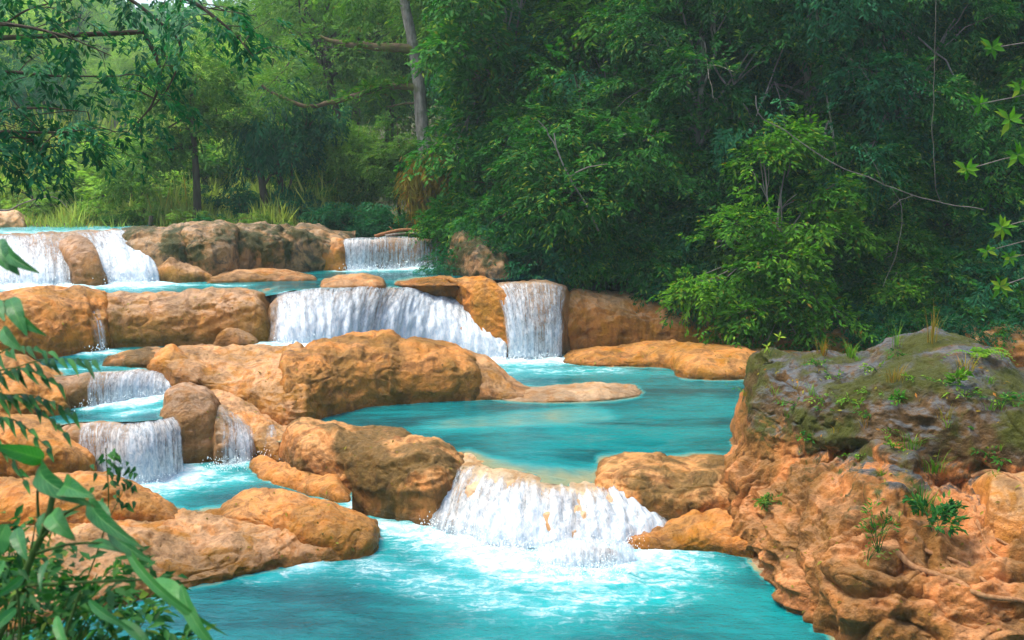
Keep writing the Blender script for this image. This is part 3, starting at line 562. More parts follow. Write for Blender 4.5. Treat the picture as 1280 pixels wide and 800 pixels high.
def terrain_z(x, y):
    x = np.asarray(x, float); y = np.asarray(y, float); num = 0; den = 0
    for cx, cy, cz in CTRL:
        w = 1.0 / ((x - cx) ** 2 + (y - cy) ** 2 + .6) ** 2.2; num = num + w * cz; den = den + w
    z = num / den
    d = np.hypot(x, y); far = np.clip((d - 110) / 260, 0, 1); far = far * far * (3 - 2 * far)
    ang = np.arctan2(x, y)
    hills = 48 + 14 * np.sin(ang * 5 + 1.2) + 10 * np.sin(ang * 11) + 10 * np.clip(ang, -.4, 1)
    z = z * (1 - far) + far * hills * np.clip((700 - d) / 400, .2, 1)
    return z
def axis(lo, hi, f0, f1, fine, coarse):
    a = list(np.arange(f0, f1, fine)); x = f0; s = fine
    while x > lo: s = min(coarse, s * 1.18); x -= s; a.insert(0, x)
    x = a[-1]; s = fine
    while x < hi: s = min(coarse, s * 1.18); x += s; a.append(x)
    return np.array(a)
gx = axis(-900, 900, -24, 26, .5, 40); gy = axis(-200, 1300, -4, 62, .5, 40)
GX, GY = np.meshgrid(gx, gy); GZ = terrain_z(GX, GY)
GP = np.stack([GX, GY, GZ], -1); GZ = GZ + .18 * fbm(GP * .6, 4, 3) * np.clip(GY / 30, .3, 1.5)
t = NT('forest_soil'); p = t.pos(); a = t.noise(p, .7, 6, .65); b = t.noise(p, 6, 5, .7)
c = t.mix(t.smooth(a, .35, .65), (.050, .034, .018), (.040, .075, .018)); c = t.mix(t.smooth(b, .5, .75), c, (.10, .075, .03))
M['soil'] = t.done(t.bsdf(c, .95, t.bump(b, .8, .1)))
ground = tag(obj('ground', make_mesh('ground', np.stack([GX, GY, GZ], -1), grid_faces(*GX.shape)), M['soil']), 'dark earth and leaf litter under the forest and river', None, None, 'structure')

# ------------------------------------------------------------------ pools
RV = np.concatenate([g.reshape(-1, 3) for g in ROCKS]); off = 0; RF = []
for g in ROCKS: RF.append(grid_faces(*g.shape[:2]) + off); off += g.shape[0] * g.shape[1]
RF = np.concatenate(RF); BVH = BVHTree.FromPolygons(RV.tolist(), RF.tolist())
def lip_of(cols, z0, dy=.3, dz=.03):
    return [tuple(c + np.array((0, dy, dz))) for c in section(cols, z0)[1]]
def pool(name, label, near, far, z, foams=(), res=.14, shoal=.22, rip=.012, base_foam=0.0, mat='water'):
    A = np.array([PZ(*q, z) if len(q) == 2 else np.array(q, float) for q in near]); B = np.array([PZ(*q, z) if len(q) == 2 else np.array(q, float) for q in far])
    L = max(np.linalg.norm(np.diff(A, axis=0), axis=1).sum(), np.linalg.norm(np.diff(B, axis=0), axis=1).sum())
    W = np.linalg.norm(catmull(A, 9) - catmull(B, 9), axis=1).max()
    nu, nv = int(np.clip(L / res, 8, 320)), int(np.clip(W / res, 8, 320)); a, b = catmull(A, nu), catmull(B, nu)
    tt = np.linspace(0, 1, nv)[:, None, None]; G = a[None] * (1 - tt) + b[None] * tt
    G[:, :, 2] = z + (a[None, :, 2] - z) * (1 - tt[:, :, 0]) ** 8; P = G.reshape(-1, 3)
    dist = np.array([(BVH.ray_cast(Vector((q[0], q[1], q[2] + .01)), Vector((0, 0, -1)), 1.6)[3] or 1.6) for q in P]); sh = np.exp(-dist / shoal)
    fo = np.full(len(P), base_foam)
    for pts, r, s in foams:
        Q = catmull(np.array([PZ(x, y, z) for x, y in pts]), 24) if len(pts) > 1 else np.array([PZ(*pts[0], z)])
        d = np.sqrt(((P[:, None, :2] - Q[None, :, :2]) ** 2).sum(-1)).min(1); fo = np.maximum(fo, s * np.exp(-(d / r) ** 1.5))
    fo = np.clip(fo, 0, 1); P[:, 2] += rip * fbm(P * np.array((1.2, 2.2, 1)), 3, 5) + fo * .10 * fbm(P * 2.6, 3, 8) + fo ** 2 * .04
    me = make_mesh(name, P, grid_faces(nv, nu), dict(foam=fo, shallow=sh))
    return tag(obj(name, me, M[mat]), label, None, None, 'structure')
pool('pool_water', 'turquoise front pool with foam below the front fall',
     [(-200, 1000), (300, 1000), (700, 1000), (1100, 1000), (1500, 1000)], [(0, 715), (330, 655), (600, 640), (800, 640), (1300, 690)], L0,
     foams=[([(560, 668), (620, 690), (690, 705), (760, 700), (820, 684)], .8, 1.0), ([(480, 655), (530, 668), (600, 700), (690, 722), (790, 710), (835, 690)], .9, .72), ([(450, 700), (560, 732), (680, 756), (800, 738), (868, 708)], .95, .47), ([(450, 652), (500, 658)], .5, .6), ([(378, 707), (395, 706)], .4, .75), ([(330, 722), (420, 705)], .45, .38), ([(160, 758), (200, 748)], .4, .35)], res=.09, base_foam=.11, rip=.02)
pool('pool_water', 'small turquoise left pool under the left cascade',
     [(60, 655), (150, 660), (228, 657), (292, 642), (345, 622), (440, 636)], [(60, 585), (150, 585), (230, 572), (300, 562), (345, 562), (440, 580)], LP,
     foams=[([(110, 603), (170, 610), (206, 602), (226, 592)], .9, 1.0), ([(180, 612), (250, 606), (300, 598)], .5, .55), ([(270, 584), (318, 578)], .35, .7), ([(400, 616), (445, 632)], .3, .7), ([(345, 600), (420, 620)], .25, .5)], res=.07)
pool('pool_water', 'wide calm turquoise pool behind the front fall',
     [(300, 545), (400, 560), (500, 575)] + lip_of(S0, L0, .10, -.03) + [(840, 596), (1000, 596)], [(300, 440), (400, 440), (500, 438), (560, 438), (585, 438), (640, 440), (690, 440), (740, 440), (770, 436), (840, 436), (1150, 436)], L1,
     foams=[([(620, 450), (660, 452), (702, 450)], .9, 1.0), ([(640, 462), (700, 464), (760, 462)], 1.1, .42), ([(760, 466), (840, 468)], .9, .24)], res=.12, shoal=.22, mat='calm_water')
pool('pool_water', 'small basin on the step of the left cascade', [(40, 540)] + lip_of(S2, LP, .1, .01)[1:5], [(40, 505), (98, 500), (140, 492), (180, 488), (225, 486)], LB,
     foams=[([(120, 508), (160, 505), (205, 496), (240, 492)], .45, .95), ([(150, 518), (200, 510)], .4, .5)], res=.07)
pool('pool_water', 'narrow turquoise channel above the left cascade', lip_of(S1, LB, .1, .0)[:5] + [(300, 446), (400, 436), (440, 436)], [(10, 440), (70, 438), (110, 436), (165, 430), (235, 426), (300, 424), (400, 418), (470, 418)], L2,
     foams=[([(330, 430), (400, 432)], .7, .95), ([(112, 442), (140, 440)], .5, .7), ([(80, 462), (150, 458), (200, 462)], .45, .40)], res=.09)
pool('pool_water', 'turquoise shelf water between the upper and middle falls', [(-90, 370), (60, 370), (160, 370), (280, 370)] + lip_of(Q, L1)[:4] + [(-2.3, 36.6, 3.1), (-1.3, 36.4, 3.1)] + lip_of(T, L1)[1:4], [(-90, 345), (60, 345), (160, 345), (280, 340), (340, 333), (400, 331), (450, 331), (490, 331), (540, 331), (590, 331), (630, 333), (670, 335), (720, 337)], L3,
     foams=[([(-60, 359), (50, 358), (110, 357), (190, 355)], 1.3, 1.0), ([(425, 338), (490, 337), (560, 335)], .5, .9), ([(200, 356), (300, 357)], .5, .5), ([(360, 366), (450, 364), (520, 364)], .6, .45)], res=.16, shoal=.12)
pool('river_water', 'thin fast river water above the upper falls', [(-120, 300), (0, 298), (110, 293), (185, 290)], [(-120, 282), (0, 281), (110, 280), (185, 281)], 4.38, foams=[([(-80, 294), (170, 288)], 3, .55)], res=.3, base_foam=.35)
pool('river_water', 'thin river water above the curtain fall', [(425, 303), (490, 300), (570, 302)], [(420, 294), (490, 292), (580, 293)], 3.98, foams=[([(430, 300), (560, 300)], .6, .35)], res=.25)


# ------------------------------------------------------------------ foliage helpers
def unit(v): return v / (np.linalg.norm(v, axis=-1, keepdims=True) + 1e-9)
def leaves_mesh(name, base, dirn, nrm, length, width, tone, rnd, fold=.18):
    n = len(base); d = unit(dirn); s = unit(np.cross(d, nrm)); nn = np.cross(s, d)
    length = np.broadcast_to(length, (n,))[:, None]; width = np.broadcast_to(width, (n,))[:, None]
    V = np.empty((n, 4, 3)); V[:, 0] = base
    m = base + d * length * .45
    V[:, 1] = m + s * width * .5 + nn * width * fold; V[:, 3] = m - s * width * .5 + nn * width * fold
    V[:, 2] = base + d * length - nn * length * .10
    i = np.arange(n)[:, None] * 4
    F = np.concatenate([i + np.array([[0, 1, 2]]), i + np.array([[0, 2, 3]])])
    return make_mesh(name, V.reshape(-1, 3), F, dict(tone=np.repeat(tone, 4), rnd=np.repeat(rnd, 4)), smooth=False)
def sprays(r, C, A, per, leaf_len, leaf_w, spray_len, droop, tone, spread=.9, flat=.75):
    """leafy twigs: C (n,3) bases, A (n,3) axes; returns arrays for leaves_mesh"""
    n = len(C); A = unit(A); up = np.array((0, 0, 1.0))
    S = unit(np.cross(A, up) + r.normal(0, .25, (n, 3))); N = unit(np.cross(S, A)); N *= np.sign(N[:, 2:3] + 1e-6)
    t = r.random((n, per)); side = np.where(r.random((n, per)) < .5, -1., 1.)
    L = spray_len * r.uniform(.6, 1.25, (n, 1))
    pos = C[:, None] + A[:, None] * (t * L)[..., None] + S[:, None] * (side * spread * L * (1 - t * .75) * r.uniform(.0, .5, (n, per)))[..., None]
    pos = pos + N[:, None] * r.normal(0, .05, (n, per))[..., None] * spray_len - up * (droop * (t * L) ** 2 / spray_len)[..., None]
    d = A[:, None] * r.uniform(.3, .9, (n, per))[..., None] + S[:, None] * (side * r.uniform(.4, 1., (n, per)))[..., None] - up * (droop * r.uniform(.2, 1.1, (n, per)))[..., None]
    nr = N[:, None] * flat + r.normal(0, .35, (n, per, 3)) + up * .35
    l = leaf_len * r.uniform(.6, 1.25, (n, per)); w = leaf_w * r.uniform(.7, 1.2, (n, per))
    tn = np.clip(tone[:, None] + r.normal(0, .10, (n, per)), 0, 1)
    return [a.reshape(-1, 3) for a in (pos, d, nr)] + [a.ravel() for a in (l, w, tn, r.random((n, per)))]
def lobes_points(r, lobes, n, shell=.55):
    vol = np.array([l[1][0] * l[1][1] * l[1][2] for l in lobes]) ** .7; k = r.choice(len(lobes), n, p=vol / vol.sum())
    u = unit(r.normal(0, 1, (n, 3))); rad = r.uniform(shell ** 3, 1, n) ** (1 / 3)
    c = np.array([l[0] for l in lobes])[k]; R = np.array([l[1] for l in lobes])[k]
    return c + u * R * rad[:, None], unit(u / R), k
def crown_mesh(name, lobes, n, per, leaf_len, leaf_w, spray_len, droop, seed, hang=.15, shell=.5, cut=-.25, flat=.75, tone=(.5, .2)):
    r = np.random.default_rng(seed); P, U, k = lobes_points(r, lobes, int(n * 1.5), shell)
    keep = fbm(P * .55, 2, seed) > cut; P, U, k = P[keep][:n], U[keep][:n], k[keep][:n]
    A = U * np.array((1, 1, .55)) + r.normal(0, .3, P.shape) - np.array((0, 0, hang))
    lt = r.normal(0, .13, len(lobes))
    tn = np.clip(tone[0] + tone[1] * fbm(P * .8 + 5, 3, seed + 3) * 1.6 + lt[k] + r.normal(0, .08, len(P)), 0, 1)
    b = sprays(r, P, A, per, leaf_len, leaf_w, spray_len, droop, tn, flat=flat)
    return leaves_mesh(name, b[0], b[1], b[2], b[3], b[4], b[5], b[6])
def limb(p0, p1, r0, r1, r, wob=.12, n=7, sides=7):
    p0, p1 = np.array(p0, float), np.array(p1, float); t = np.linspace(0, 1, n)[:, None]; L = np.linalg.norm(p1 - p0)
    P = p0 + (p1 - p0) * t + np.array((0, 0, 1)) * (np.sin(t * math.pi) * L * .08) + r.normal(0, wob * L / n, (n, 3)) * np.sin(t * math.pi)
    return tube(P, r0 + (r1 - r0) * t[:, 0], sides)
def trunk_mesh(name, path, r0, r1, lobes, seed, start=.45, limb_r=.35):
    r = np.random.default_rng(seed); P = catmull(np.array(path, float), 18); t = np.linspace(0, 1, 18)
    rad = r0 + (r1 - r0) * t; rad[0] *= 1.6; rad[1] *= 1.2
    parts = [tube(P, rad, 10)]
    for c, R in lobes:
        i = int(np.clip(r.uniform(start, .9) * 17, 1, 16)); parts.append(limb(P[i], np.array(c), rad[i] * limb_r * 1.4, .02, r))
        for _ in range(3):
            e = np.array(c) + unit(r.normal(0, 1, 3)) * np.array(R) * .7; parts.append(limb(P[i] * .3 + np.array(c) * .7, e, rad[i] * limb_r * .6, .012, r, n=5, sides=5))
    V, F = join(parts); return make_mesh(name, V, F)
def ringlobes(r, n, rad, z0, z1, size, zs=.6):
    L = []
    for i in range(n):
        a = i * 2.4 + r.uniform(-.3, .3); q = rad * math.sqrt((i + .4) / n); z = z0 + (z1 - z0) * (1 - (q / rad) ** 1.5) * r.uniform(.75, 1.1) + (z1 - z0) * r.uniform(-.12, .12)
        s = size * r.uniform(.75, 1.25); L.append(((q * math.cos(a), q * math.sin(a), z), (s, s, s * zs)))
    return L

GREENS = {
 'deep':  leaf_material('leaf_deep_green', (.008, .066, .014), (.022, .140, .024), (.064, .265, .036), k_yellow=.45),
 'teal':  leaf_material('leaf_blue_green', (.006, .072, .032), (.017, .150, .060), (.050, .27, .100), k_yellow=.2),
 'lime':  leaf_material('leaf_yellow_green', (.020, .100, .006), (.062, .225, .012), (.170, .380, .022), k_yellow=.6, autumn=.8),
 'olive': leaf_material('leaf_olive', (.026, .095, .014), (.080, .210, .030), (.185, .350, .048), k_yellow=.4, autumn=.6),
 'fresh': leaf_material('leaf_fresh_green', (.009, .078, .010), (.028, .165, .018), (.090, .300, .026), k_yellow=.6, autumn=.5),
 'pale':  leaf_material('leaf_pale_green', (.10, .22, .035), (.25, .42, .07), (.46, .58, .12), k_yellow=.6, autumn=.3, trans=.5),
 'reed':  leaf_material('reed_green', (.16, .24, .05), (.36, .44, .10), (.58, .60, .17), yellow=(.55, .34, .08), k_yellow=.8, rough=.6, trans=.5),
 'fern':  leaf_material('fern_green', (.04, .13, .01), (.12, .28, .02), (.26, .42, .04), k_yellow=.5),
 'rust':  leaf_material('dry_grass', (.14, .10, .02), (.28, .20, .03), (.36, .34, .05), yellow=(.42, .16, .03), k_yellow=.9, rough=.6),
 'near':  leaf_material('foreground_leaf', (.005, .055, .018), (.014, .125, .034), (.045, .235, .055), k_yellow=.35, rough=.32, trans=.3),
 'near_dark': leaf_material('foreground_small_leaf', (.006, .045, .012), (.016, .10, .024), (.05, .20, .035), k_yellow=.4, rough=.35),
}
def near_leaf_material():
    t = NT('foreground_leaf'); tone = t.attr('tone'); lu, lv, rnd = t.attr('lu'), t.attr('lv'), t.attr('rnd'); p = t.pos(); n = t.noise(p, 30, 5, .65); n2 = t.noise(p, 9, 4, .6)
    c = t.ramp(t.math('ADD', tone, t.math('MULTIPLY', t.math('SUBTRACT', n2, .5), .5)), [(0, (.004, .050, .014)), (.5, (.013, .135, .030)), (1, (.060, .26, .050))])
    ph = t.math('FRACT', t.math('SUBTRACT', t.math('MULTIPLY', lu, 11.0), t.math('MULTIPLY', lv, 2.2))); vein = t.math('MAXIMUM', t.smooth(t.math('ABSOLUTE', t.math('SUBTRACT', ph, .5)), .08, .0), t.smooth(lv, .07, .02))
    c = t.mix(t.math('MULTIPLY', vein, .55), c, (.11, .30, .07))
    brown = t.math('MULTIPLY', t.smooth(t.math('ADD', t.math('MAXIMUM', lv, t.math('MULTIPLY', lu, 1.02)), t.math('MULTIPLY', n, .35)), 1.08, 1.22), t.smooth(rnd, .35, .6))
    c = t.mix(brown, c, (.10, .055, .015)); c = t.mix(t.smooth(n, .62, .72, 0, .5), c, (.05, .10, .015))
    b = t.bsdf(c, .42, t.bump(vein, .5, .004), spec=.35); tr = t.n('ShaderNodeBsdfTranslucent'); t.link(t.mix(1.0, c, (1.0, 1.25, .5), 'MULTIPLY'), tr.inputs['Color'])
    mx = t.n('ShaderNodeMixShader'); mx.inputs[0].default_value = .35; t.link(b, mx.inputs[1]); t.link(tr.outputs[0], mx.inputs[2]); return t.done(mx.outputs[0])
GREENS['near'] = near_leaf_material()
BARK = {'dark': bark_material('bark_dark', (.035, .026, .018), (.075, .058, .040)), 'pale': bark_material('bark_pale', (.10, .09, .075), (.30, .28, .24), k_moss=.6, scale=9),
        'moss': bark_material('bark_mossy', (.07, .05, .03), (.13, .09, .05), moss=(.10, .12, .02), k_moss=.9), 'root': bark_material('root_brown', (.20, .09, .035), (.36, .19, .085), k_moss=.1, scale=14),
        'twig': bark_material('twig_grey', (.11, .10, .08), (.22, .20, .17), k_moss=.1), 'stem': bark_material('green_stem', (.03, .06, .015), (.05, .11, .02), k_moss=.2, scale=12)}

def tree(kind_name, lobes, trunk_path, r0, r1, leaf, bark, n, per, ll, lw, sl, droop, seed, **kw):
    root = empty(kind_name)
    obj('trunk', trunk_mesh('trunk', trunk_path, r0, r1, lobes, seed), BARK[bark], root)
    c = obj('crown', crown_mesh('crown', lobes, n, per, ll, lw, sl, droop, seed, **kw), GREENS[leaf], root); c['kind'] = 'stuff'
    return root
def ground_at(px, Y):
    x = (px - 640.0) / F_PX * Y / CT * .985; return (x, Y, float(terrain_z(x, Y)) - .15)
USED = set()
def place(proto, px, Y, rz, sc, label, cat, group=None, dz=0.0, leaf=None):
    o = proto if proto.name not in USED else copy_tree(proto); USED.add(proto.name)
    x, y, z = ground_at(px, Y); o.location = (x, y, z + dz); o.rotation_euler = (0, 0, rz); o.scale = (sc, sc, sc) if not isinstance(sc, tuple) else sc
    for k in ('group', 'label', 'category'):
        if k in o: del o[k]
    tag(o, label, cat, group)
    if leaf:
        for ch in o.children:
            if ch.name.startswith('crown'):
                if ch.material_slots and ch.material_slots[0].link != 'OBJECT': ch.material_slots[0].link = 'OBJECT'
                ch.material_slots[0].material = GREENS[leaf]
    return o
r = np.random.default_rng(11)
# prototypes (metres, base at the origin)
bushA = tree('riverside_bush', ringlobes(r, 9, 1.9, 1.0, 3.0, 1.0, .55), [(0, 0, 0), (.1, 0, 1), (0, .1, 2.2)], .10, .03, 'fresh', 'dark', 780, 26, .20, .068, .68, .35, 21, hang=.3)
bushB = tree('riverside_bush', ringlobes(r, 11, 2.2, .8, 2.6, .95, .5), [(0, 0, 0), (-.1, 0, .8), (0, .1, 1.9)], .09, .03, 'teal', 'dark', 820, 28, .17, .052, .62, .45, 22, hang=.35)
bushC = tree('leafy_shrub', ringlobes(r, 8, 1.6, .7, 2.6, .8, .6), [(0, 0, 0), (.1, .1, .9), (0, .1, 2.0)], .08, .02, 'deep', 'dark', 560, 26, .18, .07, .55, .25, 23)
midA = tree('understory_tree', ringlobes(r, 12, 2.5, 3.4, 7.4, 1.35, .6), [(0, 0, 0), (.15, 0, 2.2), (-.1, .1, 4.5), (0, 0, 6.5)], .16, .04, 'deep', 'dark', 1150, 28, .21, .078, .8, .3, 31, hang=.25)
midB = tree('understory_tree', ringlobes(r, 12, 2.7, 2.4, 6.8, 1.3, .55), [(0, 0, 0), (-.2, 0, 2.0), (.1, .1, 4.0), (0, 0, 5.8)], .15, .04, 'teal', 'dark', 1200, 28, .18, .06, .75, .4, 32, hang=.3)
tallA = tree('rainforest_tree', ringlobes(r, 15, 3.6, 6.0, 13.5, 1.8, .65), [(0, 0, 0), (.2, .1, 4), (-.1, 0, 8), (0, 0, 12)], .28, .06, 'deep', 'dark', 1600, 28, .25, .095, .95, .25, 41, hang=.2, cut=-.15)
tallB = tree('rainforest_tree', ringlobes(r, 15, 3.4, 5.0, 14.5, 1.7, .7), [(0, 0, 0), (-.2, .1, 4), (.2, 0, 8), (0, 0, 12.5)], .26, .05, 'teal', 'pale', 1600, 28, .22, .08, .9, .35, 42, hang=.28, cut=-.15)
fineA = tree('fine_leaved_tree', ringlobes(r, 14, 3.3, 3.6, 9.2, 1.6, .7), [(0, 0, 0), (.3, 0, 2.4), (0, .2, 5), (.1, 0, 8)], .22, .05, 'olive', 'dark', 1250, 30, .17, .055, .75, .3, 51, hang=.15, cut=-.2)

# --- right bank, nearest row to the farthest
rows = [
 # (px list, Y, protos, scale, label, leaf choices)
]
def where(px):
    for lim, w_ in ((720, 'above the veil fall'), (800, 'right of the veil fall'), (880, 'left of the bright tree'), (960, 'behind the bright tree, left side'), (1040, 'behind the bright tree, right side'), (1120, 'behind the outcrop shoulder'), (1210, 'behind the outcrop top'), (1300, 'behind the rosette branches')):
        if px < lim: return w_
    return 'beyond the rosette branches'
k = 0
def jit(a): return float(r.uniform(-a, a))
for px in range(700, 1400, 46):
    pr = (bushB, bushA, bushB, bushC)[k % 4]; lf = ('teal', 'fresh', 'deep', 'fresh', 'teal', 'olive')[k % 6]; k += 1
    Y = (38.3 if px < 870 else 37.1) + jit(.4)
    place(pr, px + jit(12), Y, jit(3.1), float(r.uniform(.85, 1.15)), {'teal': 'blue-green bush leaning over the far bank, ', 'fresh': 'fresh green bush leaning over the far bank, ', 'deep': 'dark green bush leaning over the far bank, ', 'olive': 'olive bush leaning over the far bank, '}[lf] + where(px), 'bush', 'bushes along the far bank', dz=.5 if px < 870 else -.2, leaf=lf)
for px in range(668, 1440, 60):
    pr = (midB, midA)[k % 2]; lf = ('teal', 'deep', 'fresh', 'deep', 'fresh')[k % 5]; k += 1
    place(pr, px + jit(20), 39.2 + jit(1.0), jit(3.1), float(r.uniform(.8, 1.15)), {'teal': 'blue-green understory tree over the bank bushes, ', 'deep': 'dark green understory tree over the bank bushes, ', 'fresh': 'brighter green understory tree over the bank bushes, '}[lf] + where(px), 'tree', 'understory trees of the right bank', leaf=lf)
for Y0, st in ((43.5, 80), (50, 88), (58, 96)):
    for px in range({43.5: 720, 50: 690, 58: 620}[Y0], 1480, st):
        pr = (tallA, tallB)[k % 2]; lf = ('deep', 'teal', 'deep', 'fresh', 'teal')[k % 5]; k += 1
        place(pr, px + jit(26), Y0 + jit(1.8), jit(3.1), float(r.uniform(.9, 1.25)), {'deep': 'tall dark green slope tree, ', 'teal': 'tall blue-green slope tree, ', 'fresh': 'tall lighter green slope tree, '}[lf] + {43.5: 'front row, ', 50: 'middle row, ', 58: 'back row, '}[Y0] + where(px), 'tree', 'tall trees of the right slope', leaf=lf)
for i, px in enumerate(range(1062, 1330, 30)):
    lf = ('deep', 'teal', 'fresh')[i % 3]; place((bushC, bushB, bushA)[i % 3], px, 34.9 + jit(.4), jit(3), .62, {'teal': 'low blue-green bush on the shore apron, ', 'fresh': 'low fresh green bush on the shore apron, ', 'deep': 'low dark bush on the shore apron, '}[lf] + where(px), 'bush', 'low bushes on the shore behind the outcrop', dz=.25, leaf=lf)
# the bright tree in front of the dark wall
limes = [((.35, .3, 7.3), (.7, .7, .55)), ((-.5, .3, 6.6), (.8, .8, .5)), ((1.5, .2, 5.7), (.8, .8, .4)), ((-1.9, 0, 4.1), (.7, .7, .35)), ((2.1, -.1, 4.4), (.6, .6, .35)), ((-2.6, -.3, 2.6), (.8, .7, .3)), ((0, 0, 5.6), (.9, .9, .6)), ((-.9, -.2, 4.6), (1.0, .9, .55)), ((.9, -.1, 4.7), (.9, .9, .5)), ((-.2, -.5, 3.7), (1.2, 1.0, .5)), ((1.3, -.2, 3.6), (.8, .8, .45)), ((-1.7, -.4, 3.0), (1.1, .9, .4)), ((.3, -.8, 2.5), (1.2, .9, .45)), ((-.9, -.8, 1.9), (1.3, .9, .4)), ((1.4, -.7, 1.7), (1.0, .8, .4)), ((0, -1.0, 1.2), (1.2, .8, .35))]
lime = tree('bright_tree', limes, [(0, 0, 0), (.1, 0, 1.8), (-.1, 0, 3.6), (0, 0, 5.6)], .10, .03, 'lime', 'twig', 1350, 16, .21, .09, .70, .28, 61, hang=.25, shell=.2, cut=-.05, tone=(.42, .25))
place(lime, 975, 34.6, 0, 1.0, 'bright yellow-green tree standing out before the dark forest wall', 'tree', dz=.2)
lime2 = place(lime, 765, 40.6, 2.2, 1.15, 'yellow-green tree crown high above the forest bank', 'tree', dz=1.2)
place(lime, 632, 41.5, 4.0, 1.35, 'tall yellow-green tree beside the pale trunk', 'tree', dz=1.6, leaf='fresh')
place(bushB, 640, 39.2, 1.0, 1.0, 'blue-green bush hanging over the bank right of the curtain fall', 'bush', dz=.2)
place(bushA, 610, 41.0, 2.0, .9, 'green bush hanging over the bank behind the curtain fall', 'bush', dz=.4)
place(lime, 1130, 36.3, 1.0, .75, 'small yellow-green tree behind the mossy outcrop', 'tree', dz=.1)

place(tallB, 868, 38.6, .5, .9, 'pale-stemmed tree rising left of the bright tree', 'tree', leaf='deep')
place(tallB, 1010, 38.8, 2.5, .95, 'pale-stemmed tree rising over the bright tree', 'tree', leaf='teal')
place(tallB, 1120, 38.4, 4.5, .9, 'pale-stemmed tree rising behind the mossy outcrop', 'tree', leaf='deep')
place(lime, 860, 42.6, 3.2, 1.3, 'yellow-green tree crown left of and above the bright tree', 'tree', dz=2.2, leaf='fresh')
place(lime, 690, 42.2, 5.2, 1.2, 'yellow-green crown above the veil waterfall', 'tree', dz=3.0)
# --- left bank: the grove behind the reeds
place(fineA, 415, 60, .6, 1.5, 'big olive fine-leaved tree in the middle of the left bank grove', 'tree')
place(fineA, 345, 74, 2.6, 1.4, 'olive fine-leaved tree behind the drooping tree', 'tree')
place(fineA, 492, 68, 4.4, 1.6, 'olive fine-leaved tree left of the tall pale trunk', 'tree')
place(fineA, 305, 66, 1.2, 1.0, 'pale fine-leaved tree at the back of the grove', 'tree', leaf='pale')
place(fineA, 560, 66, 5.2, 1.7, 'dark fine-leaved tree behind the tall pale trunk', 'tree', leaf='deep')
place(midB, 445, 47.2, 1.1, .66, 'olive small tree on the bank behind the curtain fall', 'tree', leaf='olive')
place(midA, 500, 46.8, 2.1, .66, 'dark small tree on the bank behind the curtain fall', 'tree', leaf='olive')
place(midB, 402, 49.0, 3.1, .7, 'olive small tree behind the leaning trunk', 'tree', leaf='olive')
place(bushC, 470, 44.3, .4, .75, 'low dark shrub on the bank left of the curtain fall logs', 'shrub', leaf='teal')
place(bushC, 420, 44.0, 1.9, .62, 'low dark shrub where the mossy bank ends', 'shrub', leaf='teal')
place(bushC, 545, 43.8, 2.9, .85, 'low dark shrub behind the driftwood', 'shrub', leaf='deep')
place(bushB, 372, 45.4, .9, .5, 'low blue-green shrub under the leaning trunk', 'shrub', leaf='teal')
place(bushB, 335, 46.2, 4.9, .45, 'low blue-green shrub beside the drooping tree', 'shrub', leaf='teal')
sl = [((-.2, 0, 4.2), (1.3, 1.2, .5)), ((1.3, .3, 4.6), (1.3, 1.2, .5)), ((-2.2, -.2, 2.6), (1.3, 1.0, .55)), ((-1.2, .2, 3.3), (1.1, 1.0, .4)), ((.2, 0, 6.2), (1.6, 1.4, 1.0)), ((-1.4, .3, 5.6), (1.3, 1.2, .7)), ((-2.9, 0, 1.9), (.9, .8, .6))]
tr1 = tree('slender_tree', sl, [(0, 0, 0), (.03, 0, 1.5), (0, 0, 3.2), (-.05, 0, 6)], .19, .06, 'olive', 'dark', 720, 28, .20, .07, .7, .25, 71, shell=.3)
place(tr1, 246, 45.5, 0, 1.0, 'slender dark trunk tree with flat layered boughs rising from the reeds', 'tree')
dl = [((0, 0, 2.5), (.95, .8, .7)), ((-.8, 0, 2.2), (.7, .6, .6)), ((.5, 0, 2.2), (.6, .6, .7)), ((-.3, 0, 3.6), (.9, .8, .8))]
tr2 = tree('drooping_tree', dl, [(0, 0, 0), (-.1, 0, .9), (-.2, 0, 1.8), (-.2, 0, 3)], .22, .08, 'teal', 'dark', 210, 24, .38, .06, .6, 1.1, 72, hang=.9, shell=.3, tone=(.35, .15))
place(tr2, 334, 45.6, 0, 1.0, 'dark drooping tree hung with long leaves behind the mossy bank', 'tree')
ll = [((-1.7, .2, 3.6), (1.2, 1.0, .8)), ((-.6, 0, 3.2), (.9, .8, .9)), ((.2, .2, 4.4), (1.3, 1.0, .8)), ((-1.0, 0, 5.0), (1.3, 1.1, .8))]
tr3 = tree('leaning_tree', ll, [(.5, 0, -.1), (0, 0, .45), (-.8, 0, .7), (-1.2, 0, 1.3), (-1.5, 0, 2.6), (-1.7, .1, 3.6)], .20, .07, 'teal', 'dark', 300, 24, .22, .07, .6, .6, 73, hang=.5, shell=.3, tone=(.4, .15))
place(tr3, 392, 45.8, 0, 1.0, 'leaning tree with a low bent trunk at the end of the mossy bank', 'tree')
